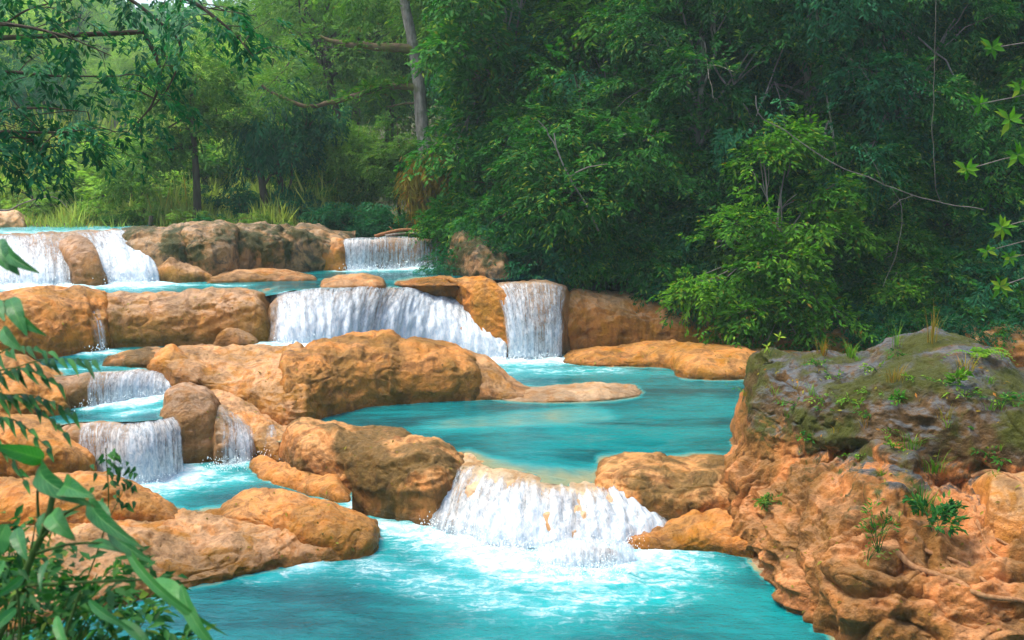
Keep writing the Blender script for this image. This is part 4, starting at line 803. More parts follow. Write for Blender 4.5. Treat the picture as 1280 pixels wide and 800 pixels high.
# tall pale trunk with mossy boughs and hanging epiphytes at its foot
YT = 43.0
def tp(px, py, Y=YT): return PY(px, py, Y)
pt_ = tag(empty('tall_tree', tuple(tp(540, 285))), 'tall pale-barked tree with mossy horizontal boughs above the curtain fall', 'tree'); o0 = np.array(pt_.location)
P = catmull(np.array([tp(545, 290), tp(542, 250), tp(535, 205), tp(528, 160), tp(524, 110), tp(517, 60), tp(507, 10), tp(497, -60), tp(492, -160)]), 40) - o0
V, Fq = tube(P, np.interp(np.linspace(0, 1, 40), [0, .12, .25, .5, 1], [.52, .40, .27, .21, .14]), 12); V += (fbm(V * 3, 3, 5) * .05)[:, None] * unit(V - np.array((0, 0, 0)))
obj('trunk', make_mesh('trunk', V, Fq), BARK['pale'], pt_)
def bough(pts, r0, r1):
    P = catmull(np.array([tp(*p) for p in pts]), 26) - o0; P = P + np.stack([fbm(P * 2 + q * 9, 2, 7 + q) for q in range(3)], -1) * .07
    V, Fq = tube(P, np.linspace(r0, r1, 26), 8); return obj('bough', make_mesh('bough', V + (fbm(V * 6, 2, 3) * .03)[:, None], Fq), BARK['moss'], pt_), P
b1, bp1 = bough([(524, 108), (495, 106), (460, 114), (420, 126), (385, 133), (355, 122), (328, 108)], .15, .05)
b2, bp2 = bough([(516, 62), (490, 60), (460, 56), (435, 55), (400, 46)], .20, .07)
b3, bp3 = bough([(526, 128), (505, 130), (485, 134)], .05, .03)
rr = np.random.default_rng(5)
def epi(Pb, n, per, ll_, lw_, sl_, dr, leaf, bo, name='epiphyte', up=.8):
    i = rr.integers(2, len(Pb) - 2, n); C = Pb[i] + rr.normal(0, .06, (n, 3)); A = rr.normal(0, .6, (n, 3)) + np.array((0, 0, up))
    b = sprays(rr, C, A, per, ll_, lw_, sl_, dr, rr.uniform(.3, .8, n)); o = obj(name, leaves_mesh(name, *b[:7]), GREENS[leaf], bo); o['kind'] = 'stuff'; return o
epi(bp1[:16], 70, 9, .22, .05, .35, .3, 'lime', b1); epi(bp2, 50, 8, .22, .06, .3, .5, 'olive', b2); epi(bp1[4:11], 60, 10, .35, .05, .4, .3, 'lime', b1)
C = np.array([tp(rr.uniform(505, 565), rr.uniform(185, 250), YT + rr.uniform(-.7, .2)) for _ in range(170)]) - o0
b = sprays(rr, C, rr.normal(0, .4, C.shape) - np.array((0, 0, .9)), 14, .45, .05, .6, 1.0, rr.uniform(.2, .7, len(C)))
e = obj('hanging_epiphyte', leaves_mesh('hanging_epiphyte', *b[:7]), GREENS['rust'], pt_); e['kind'] = 'stuff'
cl = [(tuple(tp(470, -20, 44) - o0), (2.2, 2, 1.0)), (tuple(tp(560, 10, 44) - o0), (2.0, 2, 1.2)), (tuple(tp(520, -90, 44) - o0), (3, 2.5, 1.5)), (tuple(tp(600, 60, 44) - o0), (1.6, 1.6, 1.3)), (tuple(tp(350, 100, 43) - o0), (1.2, 1, .5))]
c = obj('crown', crown_mesh('crown', cl, 620, 26, .22, .075, .8, .3, 77), GREENS['olive'], pt_); c['kind'] = 'stuff'

# --- reeds and grass on the left bank (uncountable)
n = 42000; px = rr.uniform(-40, 445, n); Yr = rr.uniform(40.5, 74, n) ; X_ = (px - 640) / F_PX * Yr / CT * .985
keep = (Yr > np.interp(px, [-40, 150, 200, 445], [44, 42.5, 40.2, 41.0])); px, Yr, X_ = px[keep], Yr[keep], X_[keep]; n = len(px)
Zr = terrain_z(X_, Yr) - .05; cl_ = fbm(np.stack([X_ * .35, Yr * .35, X_ * 0], -1), 3, 9)
hgt = np.clip(.65 + cl_ * .9 + np.clip((Yr - 44) / 12, 0, 1) * .75 + np.clip((Yr - 60) / 6, 0, 1) * 1.6, .15, 4.0) * rr.uniform(.3, 1.35, n) * np.clip((Yr - 40) / 4, .25, 1) * np.clip(.75 + fbm(np.stack([X_ * 1.1, Yr * 1.1, X_ * 0], -1), 2, 19) * 1.3, .15, 1.6)
base = np.stack([X_, Yr, Zr], -1); d = rr.normal(0, .36, (n, 3)); d[:, 2] = 1
me = leaves_mesh('reed_bed', base, d, rr.normal(0, 1, (n, 3)) * np.array((1, 1, .1)), hgt, .042, np.clip(.5 + cl_ * .6 + rr.normal(0, .12, n), 0, 1), rr.random(n), fold=.05)
tag(obj('reed_bed', me, GREENS['reed']), 'pale green and straw reeds covering the left bank', 'reeds', None, 'stuff')
bl = [((0, 0, .8), (.8, .8, .6)), ((.5, .2, 1.2), (.6, .6, .5)), ((-.5, 0, 1.0), (.6, .6, .5))]
rb = tree('bank_shrub', bl, [(0, 0, 0), (.05, 0, .5), (0, 0, 1.1)], .05, .02, 'pale', 'dark', 210, 20, .20, .06, .45, .2, 81)
for i, (px, Y, s, lf) in enumerate([(165, 47, 1.5, 'pale'), (95, 50, 1.6, 'pale'), (215, 49, 1.2, 'olive'), (285, 47.5, 1.0, 'teal'), (300, 45.6, .7, 'teal'), (40, 48, 1.4, 'pale'), (120, 54, 2.0, 'pale'), (200, 56, 2.3, 'lime'), (270, 57, 2.4, 'lime'), (150, 60, 2.4, 'pale'), (60, 60, 2.2, 'pale'), (310, 58, 2.2, 'pale'), (195, 42.2, .55, 'olive'), (225, 42.0, .5, 'olive'), (30, 45.5, .8, 'pale'), (75, 46.5, .9, 'olive'), (120, 45, .7, 'pale'), (150, 44.4, .6, 'olive'), (180, 45, .75, 'pale'), (232, 44, .6, 'pale'), (262, 43.4, .55, 'teal'), (290, 43.2, .5, 'olive'), (320, 43.6, .5, 'pale'), (352, 43, .45, 'olive'), (130, 49, 1.2, 'olive')]):
    place(rb, px, Y, i * 1.3, s, {'pale': 'pale green shrub among the reeds', 'olive': 'olive shrub among the reeds', 'teal': 'blue-green shrub among the reeds by the grove', 'lime': 'yellow-green shrub behind the slender tree'}[lf], 'shrub', 'shrubs among the reeds', leaf=lf)

# --- distant trees beyond the bend
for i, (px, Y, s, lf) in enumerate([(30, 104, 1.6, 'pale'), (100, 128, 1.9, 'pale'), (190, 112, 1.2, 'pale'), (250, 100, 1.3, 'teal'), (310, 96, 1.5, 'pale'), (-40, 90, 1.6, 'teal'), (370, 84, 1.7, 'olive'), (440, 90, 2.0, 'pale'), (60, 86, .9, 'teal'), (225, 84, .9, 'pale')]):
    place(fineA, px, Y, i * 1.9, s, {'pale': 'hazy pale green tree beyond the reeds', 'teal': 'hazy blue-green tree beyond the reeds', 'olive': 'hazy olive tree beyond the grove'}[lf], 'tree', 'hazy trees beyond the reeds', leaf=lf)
n = 300; an = rr.uniform(-.62, .75, n); ds = rr.uniform(115, 420, n); cx, cy = np.sin(an) * ds, np.cos(an) * ds; cz = terrain_z(cx, cy)
per = 420; C = np.repeat(np.stack([cx, cy, cz], -1), per, 0); sz = np.repeat(rr.uniform(5, 9, n) * np.clip(ds / 200, .8, 1.6), per); u = unit(rr.normal(0, 1, (n * per, 3)))
u[:, 2] = np.abs(u[:, 2]) * 1.2 - .2; B_ = C + u * sz[:, None] * rr.uniform(.6, 1, n * per)[:, None] + np.array((0, 0, 2.0))
me = leaves_mesh('distant_forest', B_, u + rr.normal(0, .6, u.shape), u + rr.normal(0, .5, u.shape), sz * .22, sz * .16, np.clip(np.repeat(rr.uniform(.2, .8, n), per) + rr.normal(0, .12, n * per), 0, 1), rr.random(n * per))
tag(obj('distant_forest', me, GREENS['fresh']), 'far wooded hillside closing the valley', 'forest', None, 'stuff')

# --- haze: still air with drizzle and mist
hm = NT('mist'); pv = hm.n('ShaderNodeVolumePrincipled'); pv.inputs['Color'].default_value = (.70, .95, .93, 1); pv.inputs['Density'].default_value = .00065; pv.inputs['Anisotropy'].default_value = .2
hm.link(pv.outputs[0], hm.out.inputs['Volume'])
bv = np.array([(x, y, z) for z in (-5, 130) for y in (-60, 700) for x in (-500, 500)], float); bf = np.array([(0, 2, 3, 1), (4, 5, 7, 6), (0, 1, 5, 4), (2, 6, 7, 3), (0, 4, 6, 2), (1, 3, 7, 5)])
HAZE = tag(obj('haze', make_mesh('haze', bv, bf, smooth=False), hm.m), 'thin bluish mist filling the valley', None, None, 'stuff')

# ------------------------------------------------------------------ plants on the outcrop, lianas, driftwood
def on_rock(px, py, sink=.02):
    d = Vector(ray(px, py)).normalized(); h = BVH.ray_cast(Vector((0, 0, CAM_Z)), d, 60)
    return np.array(h[0]) - np.array((0, 0, sink)) if h[0] is not None else PY(px, py, 20)
def blades(name, n, h, w, spread, lean, leaf, seed, tone=.5):
    q = np.random.default_rng(seed); a = q.uniform(0, 6.28, n); rad = q.uniform(0, spread, n); base = np.stack([np.cos(a) * rad, np.sin(a) * rad, np.zeros(n)], -1)
    hh = h * q.uniform(.5, 1.15, n); out_ = np.stack([np.cos(a), np.sin(a), np.zeros(n)], -1) * (lean * q.uniform(.3, 1.3, n))[:, None] + q.normal(0, .12, (n, 3))
    t_ = np.array((0, .4, .75, 1.0)); wd = np.array((1, .8, .5, .05))
    V = np.empty((n, 4, 2, 3)); s_ = unit(np.cross(out_ + np.array((0, 0, .01)), (0, 0, 1.0)))
    for i in range(4):
        c = base + np.array((0, 0, 1.0)) * (hh * t_[i] * (1 - .35 * lean * t_[i]))[:, None] + out_ * (hh * t_[i] ** 2)[:, None]
        V[:, i, 0] = c + s_ * w * wd[i] * .5; V[:, i, 1] = c - s_ * w * wd[i] * .5
    i = np.arange(n)[:, None, None] * 8; k_ = np.arange(3)[None, :, None] * 2; F = (i + k_ + np.array([[[0, 1, 3, 2]]])).reshape(-1, 4)
    tn = np.repeat(np.clip(tone + q.normal(0, .2, n), 0, 1), 8); me = make_mesh(name, V.reshape(-1, 3), F, dict(tone=tn, rnd=np.repeat(q.random(n), 8)), smooth=False)
    if not me.materials: me.materials.append(GREENS[leaf])
    return me
def tuft(px, py, n, h, w, spread, lean, leaf, label, cat='grass tuft', name='grass_tuft', seed=0, tone=.5):
    o = obj(name, blades(name, n, h, w, spread, lean, leaf, seed + int(px), tone)); o.location = tuple(on_rock(px, py)); return tag(o, label, cat)
tuft(1028, 444, 46, .42, .014, .12, .5, 'rust', 'rusty dry grass tuft on the flat grey shoulder of the outcrop')
tuft(1064, 446, 46, .38, .016, .10, .6, 'fern', 'yellow-green grass tuft beside the rusty one on the outcrop')
tuft(1165, 428, 22, .80, .012, .10, .25, 'rust', 'tall thin straw grass on the top of the outcrop')
tuft(1120, 432, 14, .55, .012, .10, .3, 'fern', 'sparse thin grass on the upper edge of the outcrop')
tuft(1118, 476, 40, .34, .016, .16, .6, 'rust', 'orange-tipped grass clump in a hollow of the grey cap')
tuft(1140, 560, 44, .45, .016, .15, .8, 'fern', 'pale arching grass hanging from the middle of the outcrop')
tuft(1168, 588, 60, .40, .016, .20, .8, 'fern', 'drooping yellow-green grass below the arching grass', tone=.4)
tuft(1152, 640, 60, .50, .02, .18, .5, 'fresh', 'lush green grass tuft in the niche beside the grey rib')
tuft(1206, 462, 40, .35, .014, .15, .6, 'rust', 'brown dry grass by the dark hollow near the fern')
tuft(1180, 520, 26, .30, .014, .15, .6, 'rust', 'withered grass on the dark part of the outcrop')
tuft(985, 520, 20, .22, .014, .12, .6, 'fern', 'small green tuft on the mossy left face of the outcrop')
tuft(968, 492, 20, .26, .014, .10, .6, 'fern', 'small bright tuft high on the left face of the outcrop')
def small_plant(px, py, n, per, ll_, lw_, sl_, dr, leaf, label, stem_h=.25, size=.3, name='small_plant', cat='plant', twigs=5, seed=1):
    q = np.random.default_rng(seed + int(px)); p0 = on_rock(px, py); root = tag(empty(name, tuple(p0)), label, cat); parts = []; C = []; A = []
    for i in range(twigs):
        e = np.array((q.normal(0, size * .6), q.normal(0, size * .4), stem_h * q.uniform(.6, 1.3))); parts.append(limb((0, 0, -.03), e, .008, .003, q, n=5, sides=5))
        for j in range(max(1, n // twigs)): C.append(e * q.uniform(.45, 1)); A.append(e + q.normal(0, .5, 3) * size)
    V, F = join(parts); obj('stem', make_mesh('stem', V, F), BARK['stem'], root)
    b = sprays(q, np.array(C), np.array(A), per, ll_, lw_, sl_, dr, q.uniform(.3, .9, len(C))); f = obj('foliage', leaves_mesh('foliage', *b[:7]), GREENS[leaf], root); f['kind'] = 'stuff'
    return root
small_plant(1168, 668, 30, 12, .13, .05, .25, .3, 'deep', 'dark leafy shrub growing in the niche under the lush grass', .35, .4)
small_plant(1098, 690, 26, 8, .10, .025, .25, .1, 'fresh', 'twiggy little shrub rooted on the gnarled orange rock', .45, .25, twigs=9)
small_plant(956, 632, 30, 14, .07, .03, .16, .3, 'olive', 'mossy little cushion plant low on the left flank of the outcrop', .12, .3)
small_plant(1196, 482, 8, 5, .16, .09, .14, .2, 'fern', 'bright yellow-leaved seedling near the dark hollow', .2, .15, twigs=3)
small_plant(1075, 505, 16, 8, .08, .04, .15, .3, 'fern', 'small creeping plant along the mossy band of the cap', .1, .4)
small_plant(1130, 500, 16, 8, .09, .04, .15, .3, 'fresh', 'small creeping plant right of the mossy band', .1, .4)
small_plant(1010, 548, 16, 8, .07, .04, .14, .3, 'fresh', 'small creeping plant under the mossy band', .1, .4)
small_plant(1250, 500, 16, 8, .08, .04, .14, .3, 'deep', 'small dark creeper on the right end of the cap', .1, .4)
small_plant(1225, 545, 14, 8, .08, .04, .14, .3, 'olive', 'small olive creeper on the dark right face', .1, .4)
small_plant(1045, 472, 14, 8, .07, .03, .14, .3, 'olive', 'low olive cushion on the grey shoulder', .08, .4)
small_plant(1098, 462, 10, 8, .08, .035, .14, .3, 'fern', 'low green cushion at the step of the grey cap', .08, .3)
small_plant(1085, 700, 14, 6, .06, .02, .15, .2, 'olive', 'thin withered plant in a crevice of the orange rock', .2, .2)
q = np.random.default_rng(12)
for i in range(34):
    px, py = [(q.uniform(955, 1270), q.uniform(440, 520)), (q.uniform(930, 1090), q.uniform(480, 590)), (q.uniform(1100, 1270), q.uniform(470, 600))][i % 3]
    if i % 2: o = obj('grass_sprig', blades('grass_sprig', 16, q.uniform(.14, .3), .012, .10, .7, ('fern', 'rust', 'fern')[i % 3], 300 + i)); o.location = tuple(on_rock(px, py)); tag(o, 'small sprig of thin grass rooted in the mossy cap', 'grass tuft', 'grass sprigs on the mossy cap')
    else:
        pl = small_plant(px, py, 12, 7, .06, .032, .13, .3, ('fresh', 'olive', 'fern', 'deep')[i % 4], 'tiny creeping plant rooted in the mossy cap', .07, .25, seed=400 + i); pl['group'] = 'creeping plants on the mossy cap'
# the fern: every frond a part
q = np.random.default_rng(3); fp = on_rock(1222, 446); fern = tag(empty('fern', tuple(fp)), 'arching yellow-green fern on the right top of the outcrop', 'fern')
for i in range(11):
    a = q.uniform(-1.2, 1.9) if i % 3 else q.uniform(0, 6.28); L = q.uniform(.5, .85); t_ = np.linspace(0, 1, 14); dr_ = np.array((math.cos(a), math.sin(a) * .6, 0))
    P = dr_ * (t_ * L)[:, None] + np.array((0, 0, 1)) * (L * (.75 * t_ - .85 * t_ ** 2.2))[:, None]; sd_ = np.cross(dr_, (0, 0, 1))
    B_ = np.repeat(P[1:], 2, 0); D_ = np.tile(np.array([1., -1.]), 13)[:, None] * sd_ + dr_ * .35; ln = np.repeat((1 - t_[1:] * .85) * .17, 2)
    obj('frond', leaves_mesh('frond', B_, D_, np.tile((0, 0, 1.0), (26, 1)), ln, .04, np.full(26, q.uniform(.5, 1.0)), q.random(26) * .8), GREENS['fern'], fern)['kind'] = 'stuff'
# sapling at the left corner of the cap
sp = on_rock(962, 446); sap = tag(empty('sapling', tuple(sp)), 'thin sapling with a few yellow leaves on the left corner of the outcrop', 'plant')
V, F = join([limb((0, 0, 0), (.18, 0, .42), .008, .004, q, n=6, sides=5), limb((0, 0, 0), (-.06, 0, .22), .006, .003, q, n=6, sides=5)]); obj('stem', make_mesh('stem', V, F), BARK['stem'], sap)
for e in ((.18, 0, .42), (-.06, 0, .22)):
    for i in range(6): obj('leaf', leaves_mesh('leaf', np.array([e], float), unit(q.normal(0, 1, (1, 3)) + np.array((0, 0, .2))), np.array([(0, -.6, .8)]), .15, .045, np.array([.9]), np.array([.95])), GREENS['fern'], sap)
# roots over the gnarled rock
def root_line(pts, r0, r1, label):
    P = catmull(np.array([on_rock(*p, sink=.0) for p in pts]), 40); P[1:-1] = P[1:-1] * .5 + (P[:-2] + P[2:]) * .25; P = P + np.stack([fbm(P * 4 + k * 5, 2, k) for k in range(3)], -1) * .03
    V, F = tube(P, np.linspace(r0, r1, 40), 7); return tag(obj('root', make_mesh('root', V, F), BARK['root']), label, 'root')
root_line([(1215, 596), (1230, 590), (1262, 594), (1290, 612)], .045, .03, 'dark root curving over the pale boulder in the niche')
root_line([(1218, 632), (1226, 662), (1250, 676), (1285, 690)], .028, .018, 'thin pale root snaking across the pale boulder')
root_line([(1222, 650), (1240, 690), (1268, 706)], .02, .012, 'finer root below the pale snaking root')
root_line([(1120, 690), (1150, 712), (1190, 722), (1222, 742), (1280, 752)], .05, .035, 'thick gnarled root over the knotted orange rock')
root_line([(1130, 675), (1165, 690), (1205, 706), (1240, 735)], .036, .024, 'second gnarled root above the thick one')

def branch_thing(name, pts, Y, r0, r1, bark, label, cat='branch', forks=()):
    Ys = Y if isinstance(Y, (list, tuple)) else [Y] * len(pts); P = catmull(np.array([PY(px, py, yy) for (px, py), yy in zip(pts, Ys)]), 34); P = P + np.stack([fbm(P * 1.5 + k * 5, 2, k) for k in range(3)], -1) * .06
    parts = [tube(P, np.linspace(r0, r1, 34), 7)]
    for (i, (px, py)) in forks: parts.append(limb(P[i], PY(px, py, Ys[0]), r1 * .9, r1 * .3, q, n=7, sides=5))
    V, F = join(parts); return tag(obj(name, make_mesh(name, V, F), BARK[bark]), label, cat)
branch_thing('dead_branch', [(692, 165), (700, 195), (718, 232), (735, 262), (747, 290)], 35.4, .018, .034, 'twig', 'slanting pale dead branch sticking out of the forest bank', forks=[(14, (760, 205)), (8, (672, 150))])
branch_thing('liana', [(946, 120), (950, 145), (980, 165), (1020, 192), (1060, 212), (1110, 232), (1160, 250), (1230, 262)], 33.4, .016, .014, 'twig', 'long pale liana slanting across the bright tree', 'liana', forks=[(20, (1075, 180)), (24, (1110, 262))])
branch_thing('liana', [(1172, -40), (1168, 80), (1166, 180), (1170, 230), (1176, 252)], 33, .008, .007, 'twig', 'thin hanging liana near the broad-leaved rosettes', 'liana')
branch_thing('liana', [(1112, 232), (1128, 260), (1122, 310), (1104, 360)], 33.4, .008, .006, 'twig', 'thin slack liana below the long slanting one', 'liana')
branch_thing('driftwood', [(470, 296), (495, 288), (520, 288), (545, 293)], 41.6, .07, .04, 'root', 'longer driftwood branch lying above the curtain fall', 'driftwood', forks=[(10, (486, 283))])
branch_thing('driftwood', [(482, 295), (505, 292), (530, 291)], 41.3, .06, .03, 'pale', 'shorter pale driftwood branch above the curtain fall', 'driftwood')
branch_thing('dead_branch', [(-20, 262), (10, 262), (30, 255), (50, 248), (72, 248), (84, 258)], 30, .03, .01, 'twig', 'bare curved twig branch before the far left bank', forks=[(12, (40, 240)), (18, (60, 272)), (22, (80, 240))])
branch_thing('dead_stump', [(189, 282), (189, 270)], 42.0, .10, .08, 'dark', 'short dark stump at the edge of the mossy bank', 'stump')

# broad-leaved rosettes on the right: a tree whose trunk stands outside the frame
YR = 21.0; rp = np.array((14.2, YR + .5, float(terrain_z(14.2, YR + .5)))); rt = tag(empty('rosette_tree', tuple(rp)), 'tree with pale rosettes of broad leaves reaching in behind the outcrop', 'tree')
P = catmull(np.array([rp, rp + (0.1, 0, 2.5), rp + (-.2, 0, 5.5), rp + (-.4, 0, 8)]), 16) - rp; parts = [tube(P, np.linspace(.16, .05, 16), 9)]
ros = [(1208, 212, 1), (1252, 284, 1), (1234, 314, .75), (1262, 322, .75), (1250, 358, 1), (1272, 194, 1.2), (1262, 150, 1.1), (1290, 260, 1), (1240, 60, 1), (1275, 110, 1), (1225, 130, .8), (1300, 330, 1)]
for px, py, s_ in ros:
    e = PY(px, py, YR) - rp; i = int(np.clip(np.searchsorted(P[:, 2], e[2] - .4), 1, 15)); parts.append(limb(P[i], e, .022, .010, q, wob=.2, n=9, sides=5))
V, F = join(parts); obj('trunk', make_mesh('trunk', V, F), BARK['twig'], rt)
for px, py, s_ in ros:
    e = PY(px, py, YR) - rp; n_ = 9
    for i in range(n_):
        a = i * 6.283 / n_ + q.uniform(-.3, .3); d = np.array([(math.cos(a), -.25 + .4 * math.sin(a * 3), math.sin(a) * .75 + .1)])
        obj('leaf', leaves_mesh('leaf', e[None], d, np.array([(0, -1, .55)]) + q.normal(0, .15, (1, 3)), .29 * s_ * q.uniform(.7, 1.1), .10 * s_, np.array([q.uniform(.25, .85)]), np.array([q.uniform(.4, 1.0)])), GREENS['lime'], rt)

# ------------------------------------------------------------------ the overhanging tree at the upper left (its trunk stands left of the frame)
YO = 17.0; op = np.array((-11.0, YO, float(terrain_z(-11.0, YO)))); ot = tag(empty('overhanging_tree', tuple(op)), 'dark large-leaved tree hanging over the river from the left bank', 'tree')
P = catmull(np.array([op + (0, 0, -.3), op + (.2, 0, 3), op + (.1, 0, 6), op + (.5, 0, 9.5), op + (.8, 0, 13)]), 24) - op; parts = [tube(P, np.linspace(.34, .15, 24), 10)]
boughs = [[(-90, 40), (0, 30), (80, 45), (140, 70)], [(-90, 110), (0, 90), (70, 95), (150, 95)], [(-100, 170), (-10, 140), (50, 135), (110, 140)], [(-100, 40), (60, -20), (180, -10), (260, 10), (320, 20)], [(100, -40), (190, 20), (225, 55), (210, 110), (175, 150)], [(-100, 190), (-20, 170), (20, 172), (60, 176)], [(-90, 215), (-20, 190), (40, 186), (115, 176)],
          [(-60, -40), (60, -60), (160, -60)], [(-100, 110), (-30, 60), (40, 10), (90, 0)], [(180, 40), (200, 90), (190, 130), (160, 165)], [(-80, 170), (0, 165), (80, 165), (120, 160)], [(200, -20), (260, 15), (300, 50), (316, 70)]]
C, A = [], []
for bi, bpts in enumerate(boughs):
    yy = YO + (bi % 5 - 2) * .7; B3 = catmull(np.array([PY(px, py, yy) for px, py in bpts]), 24) - op; i = int(np.clip(np.searchsorted(P[:, 2], B3[0, 2] - .6), 3, 22))
    parts.append(tube(np.concatenate([P[i][None], B3]), np.linspace(.045, .006, 25), 6))
    for _ in range(38):
        j = q.integers(3, 24); c0 = B3[j]; off_ = q.normal(0, 1, 3) * np.array((.34, .5, .22)); parts.append(limb(c0, c0 + off_, .010, .004, q, n=4, sides=4)) if q.random() < .35 else None
        C.append(c0 + off_); A.append(off_ + np.array((.1, 0, -.25)))
V, F = join(parts); obj('trunk', make_mesh('trunk', V, F), BARK['dark'], ot)
C, A = np.array(C), np.array(A); b = sprays(q, C, A, 17, .145, .052, .32, .5, np.clip(.24 + .25 * fbm(C * .9, 2, 4) + q.normal(0, .12, len(C)), 0, 1), spread=.8)
f = obj('crown', leaves_mesh('crown', *b[:7]), GREENS['teal'], ot); f['kind'] = 'stuff'

# ------------------------------------------------------------------ foreground plants at the left (near bank, about three metres away)
def big_leaf(base, tip, width, sag=.12, roll=0.0, nseg=34, nw=9, wave=.02, cup=.18):
    base, tip = np.array(base), np.array(tip); L = np.linalg.norm(tip - base); d = (tip - base) / L
    view = unit((base + tip) / 2 - np.array((0, 0, CAM_Z))); s_ = unit(np.cross(d, view)); nn = np.cross(s_, d); nn = nn if nn @ view < 0 else -nn
    s_ = s_ * math.cos(roll) + nn * math.sin(roll); nn = unit(np.cross(d, s_)); nn = nn if nn @ view < 0 else -nn
    t_ = np.linspace(0, 1, nseg); prof = np.sin(np.pi * np.clip(t_, 0, 1) ** .75) ** .8 * (1 - .25 * t_); v_ = np.linspace(-1, 1, nw)
    G = base + d * (t_ * L)[:, None, None] + s_ * (prof[:, None] * v_[None] * width * .5)[..., None]
    G = G + nn * ((sag * L * np.sin(np.pi * t_))[:, None] * np.ones(nw) + cup * width * np.abs(v_)[None] * prof[:, None] * .6 - cup * .3 * width + wave * width * np.sin(t_ * 26)[:, None] * np.abs(v_)[None])[..., None]
    return G
def near_plant(name, label, cat, foot, stems, leaves, leaf='near', bark='stem', tone=(.35, .9)):
    foot = np.array(foot); root = tag(empty(name, tuple(foot)), label, cat)
    for pts, r0, r1 in stems:
        P = catmull(np.array([p if len(p) == 3 and isinstance(p, np.ndarray) else PY(*p) for p in pts]), 26) - foot; V, F = tube(P, np.linspace(r0, r1, 26), 7); obj('stem', make_mesh('stem', V, F), BARK[bark], root)
    for (bx, by, b_y), (tx, ty, t_y), w, *ex in leaves:
        G = big_leaf(PY(bx, by, b_y), PY(tx, ty, t_y), w * .8 * b_y / F_PX, *(ex or [])) - foot; n_ = G.shape[0] * G.shape[1]
        tq, vq = np.repeat(np.linspace(0, 1, G.shape[0]), G.shape[1]), np.abs(np.tile(np.linspace(-1, 1, G.shape[1]), G.shape[0]))
        tn = np.full(n_, q.uniform(*tone)) - .12 * fbm(G.reshape(-1, 3) * 22, 2, 4) + .14 * (np.abs(np.tile(np.linspace(-1, 1, G.shape[1]), G.shape[0])) < .12)
        obj('leaf', make_mesh('leaf', G.reshape(-1, 3), grid_faces(*G.shape[:2]), dict(tone=tn, lu=tq, lv=vq, rnd=np.full(n_, q.uniform(.2, .9)))), GREENS[leaf], root)
    return root
gz = lambda x, y: np.array((x, y, float(terrain_z(x, y)) - .05))
g1 = gz(-1.55, 2.9)
near_plant('large_leaf_plant', 'large-leaved green plant with arching leaves in the near left corner', 'plant', g1,
  [([g1, (-30, 860, 2.95), (10, 770, 3.0), (38, 700, 3.0), (60, 650, 3.0), (66, 620, 3.0)], .016, .009), ([(50, 675, 3.0), (85, 640, 2.95), (116, 626, 2.9)], .005, .003), ([(50, 668, 3.0), (47, 620, 3.0), (52, 582, 2.95)], .005, .003), ([(44, 692, 3.0), (90, 680, 2.9), (136, 678, 2.85)], .005, .003), ([(34, 732, 3.0), (100, 728, 2.9), (190, 724, 2.8)], .006, .003)],
  [((56, 574, 2.95), (-12, 556, 2.8), 34), ((52, 576, 2.95), (118, 634, 2.7), 46, .18, .5), ((78, 606, 2.8), (118, 622, 2.6), 40), ((112, 620, 2.85), (182, 688, 2.6), 34, .15, .4), ((116, 626, 2.9), (140, 664, 2.8), 26, .1, -.4), ((64, 640, 2.95), (94, 676, 2.85), 40, .2, .2), ((56, 640, 3.0), (48, 672, 2.95), 18, .1, .9),
   ((134, 662, 2.85), (196, 706, 2.7), 24, .1, .3), ((150, 672, 2.8), (286, 796, 2.6), 20, .14, .5), ((190, 724, 2.8), (262, 800, 2.6), 36, .15, -.3), ((226, 730, 2.7), (288, 830, 2.55), 26, .15, .5), ((20, 660, 3.0), (34, 702, 2.9), 28, .1, .3), ((8, 655, 3.05), (-20, 712, 3.0), 40, .15), ((110, 680, 2.9), (160, 692, 2.8), 22, .1, -.5)])
g2 = gz(-2.1, 3.2)
near_plant('broad_leaf_vine', 'broad glossy leaves at the left edge before the upper falls', 'vine', g2,
  [([g2, (-60, 620, 3.2), (-40, 450, 3.2), (-20, 370, 3.2), (-8, 310, 3.2)], .012, .005), ([(-22, 385, 3.2), (0, 378, 3.15), (10, 375, 3.1)], .004, .003)],
  [((-4, 302, 3.2), (24, 344, 3.1), 38, .15, .3), ((8, 306, 3.2), (50, 342, 3.05), 26, .15, .5), ((-14, 300, 3.2), (10, 338, 3.1), 36, .1, -.2), ((12, 372, 3.1), (34, 420, 3.0), 32, .15, .1), ((18, 382, 3.1), (58, 420, 3.0), 24, .15, .6), ((-6, 376, 3.1), (6, 402, 3.0), 22), ((2, 410, 3.1), (30, 440, 3.0), 26, .1, .4)])
g3 = gz(-1.9, 3.5); lv = []
for (x0, y0, x1, y1, nl, ll_) in ((-20, 480, 116, 450, 13, 26), (-20, 500, 92, 515, 12, 25), (-20, 520, 60, 560, 10, 24), (-20, 470, 70, 478, 10, 22), (-25, 540, 30, 600, 8, 24), (-20, 455, 60, 440, 9, 20), (-10, 490, 80, 540, 10, 22)):
    for j in range(nl):
        u = (j + 1) / nl; bx, by = x0 + (x1 - x0) * u, y0 + (y1 - y0) * u - 14 * math.sin(u * 3.1); sgn = 1 if j % 2 else -1
        lv.append(((bx, by, 3.4 - .1 * u), (bx + 10 + q.uniform(-5, 6), by + (ll_ if sgn > 0 else ll_ * .55) * q.uniform(.8, 1.15), 3.3 - .1 * u), 10, .08, q.uniform(-.5, .5), 6, 5))
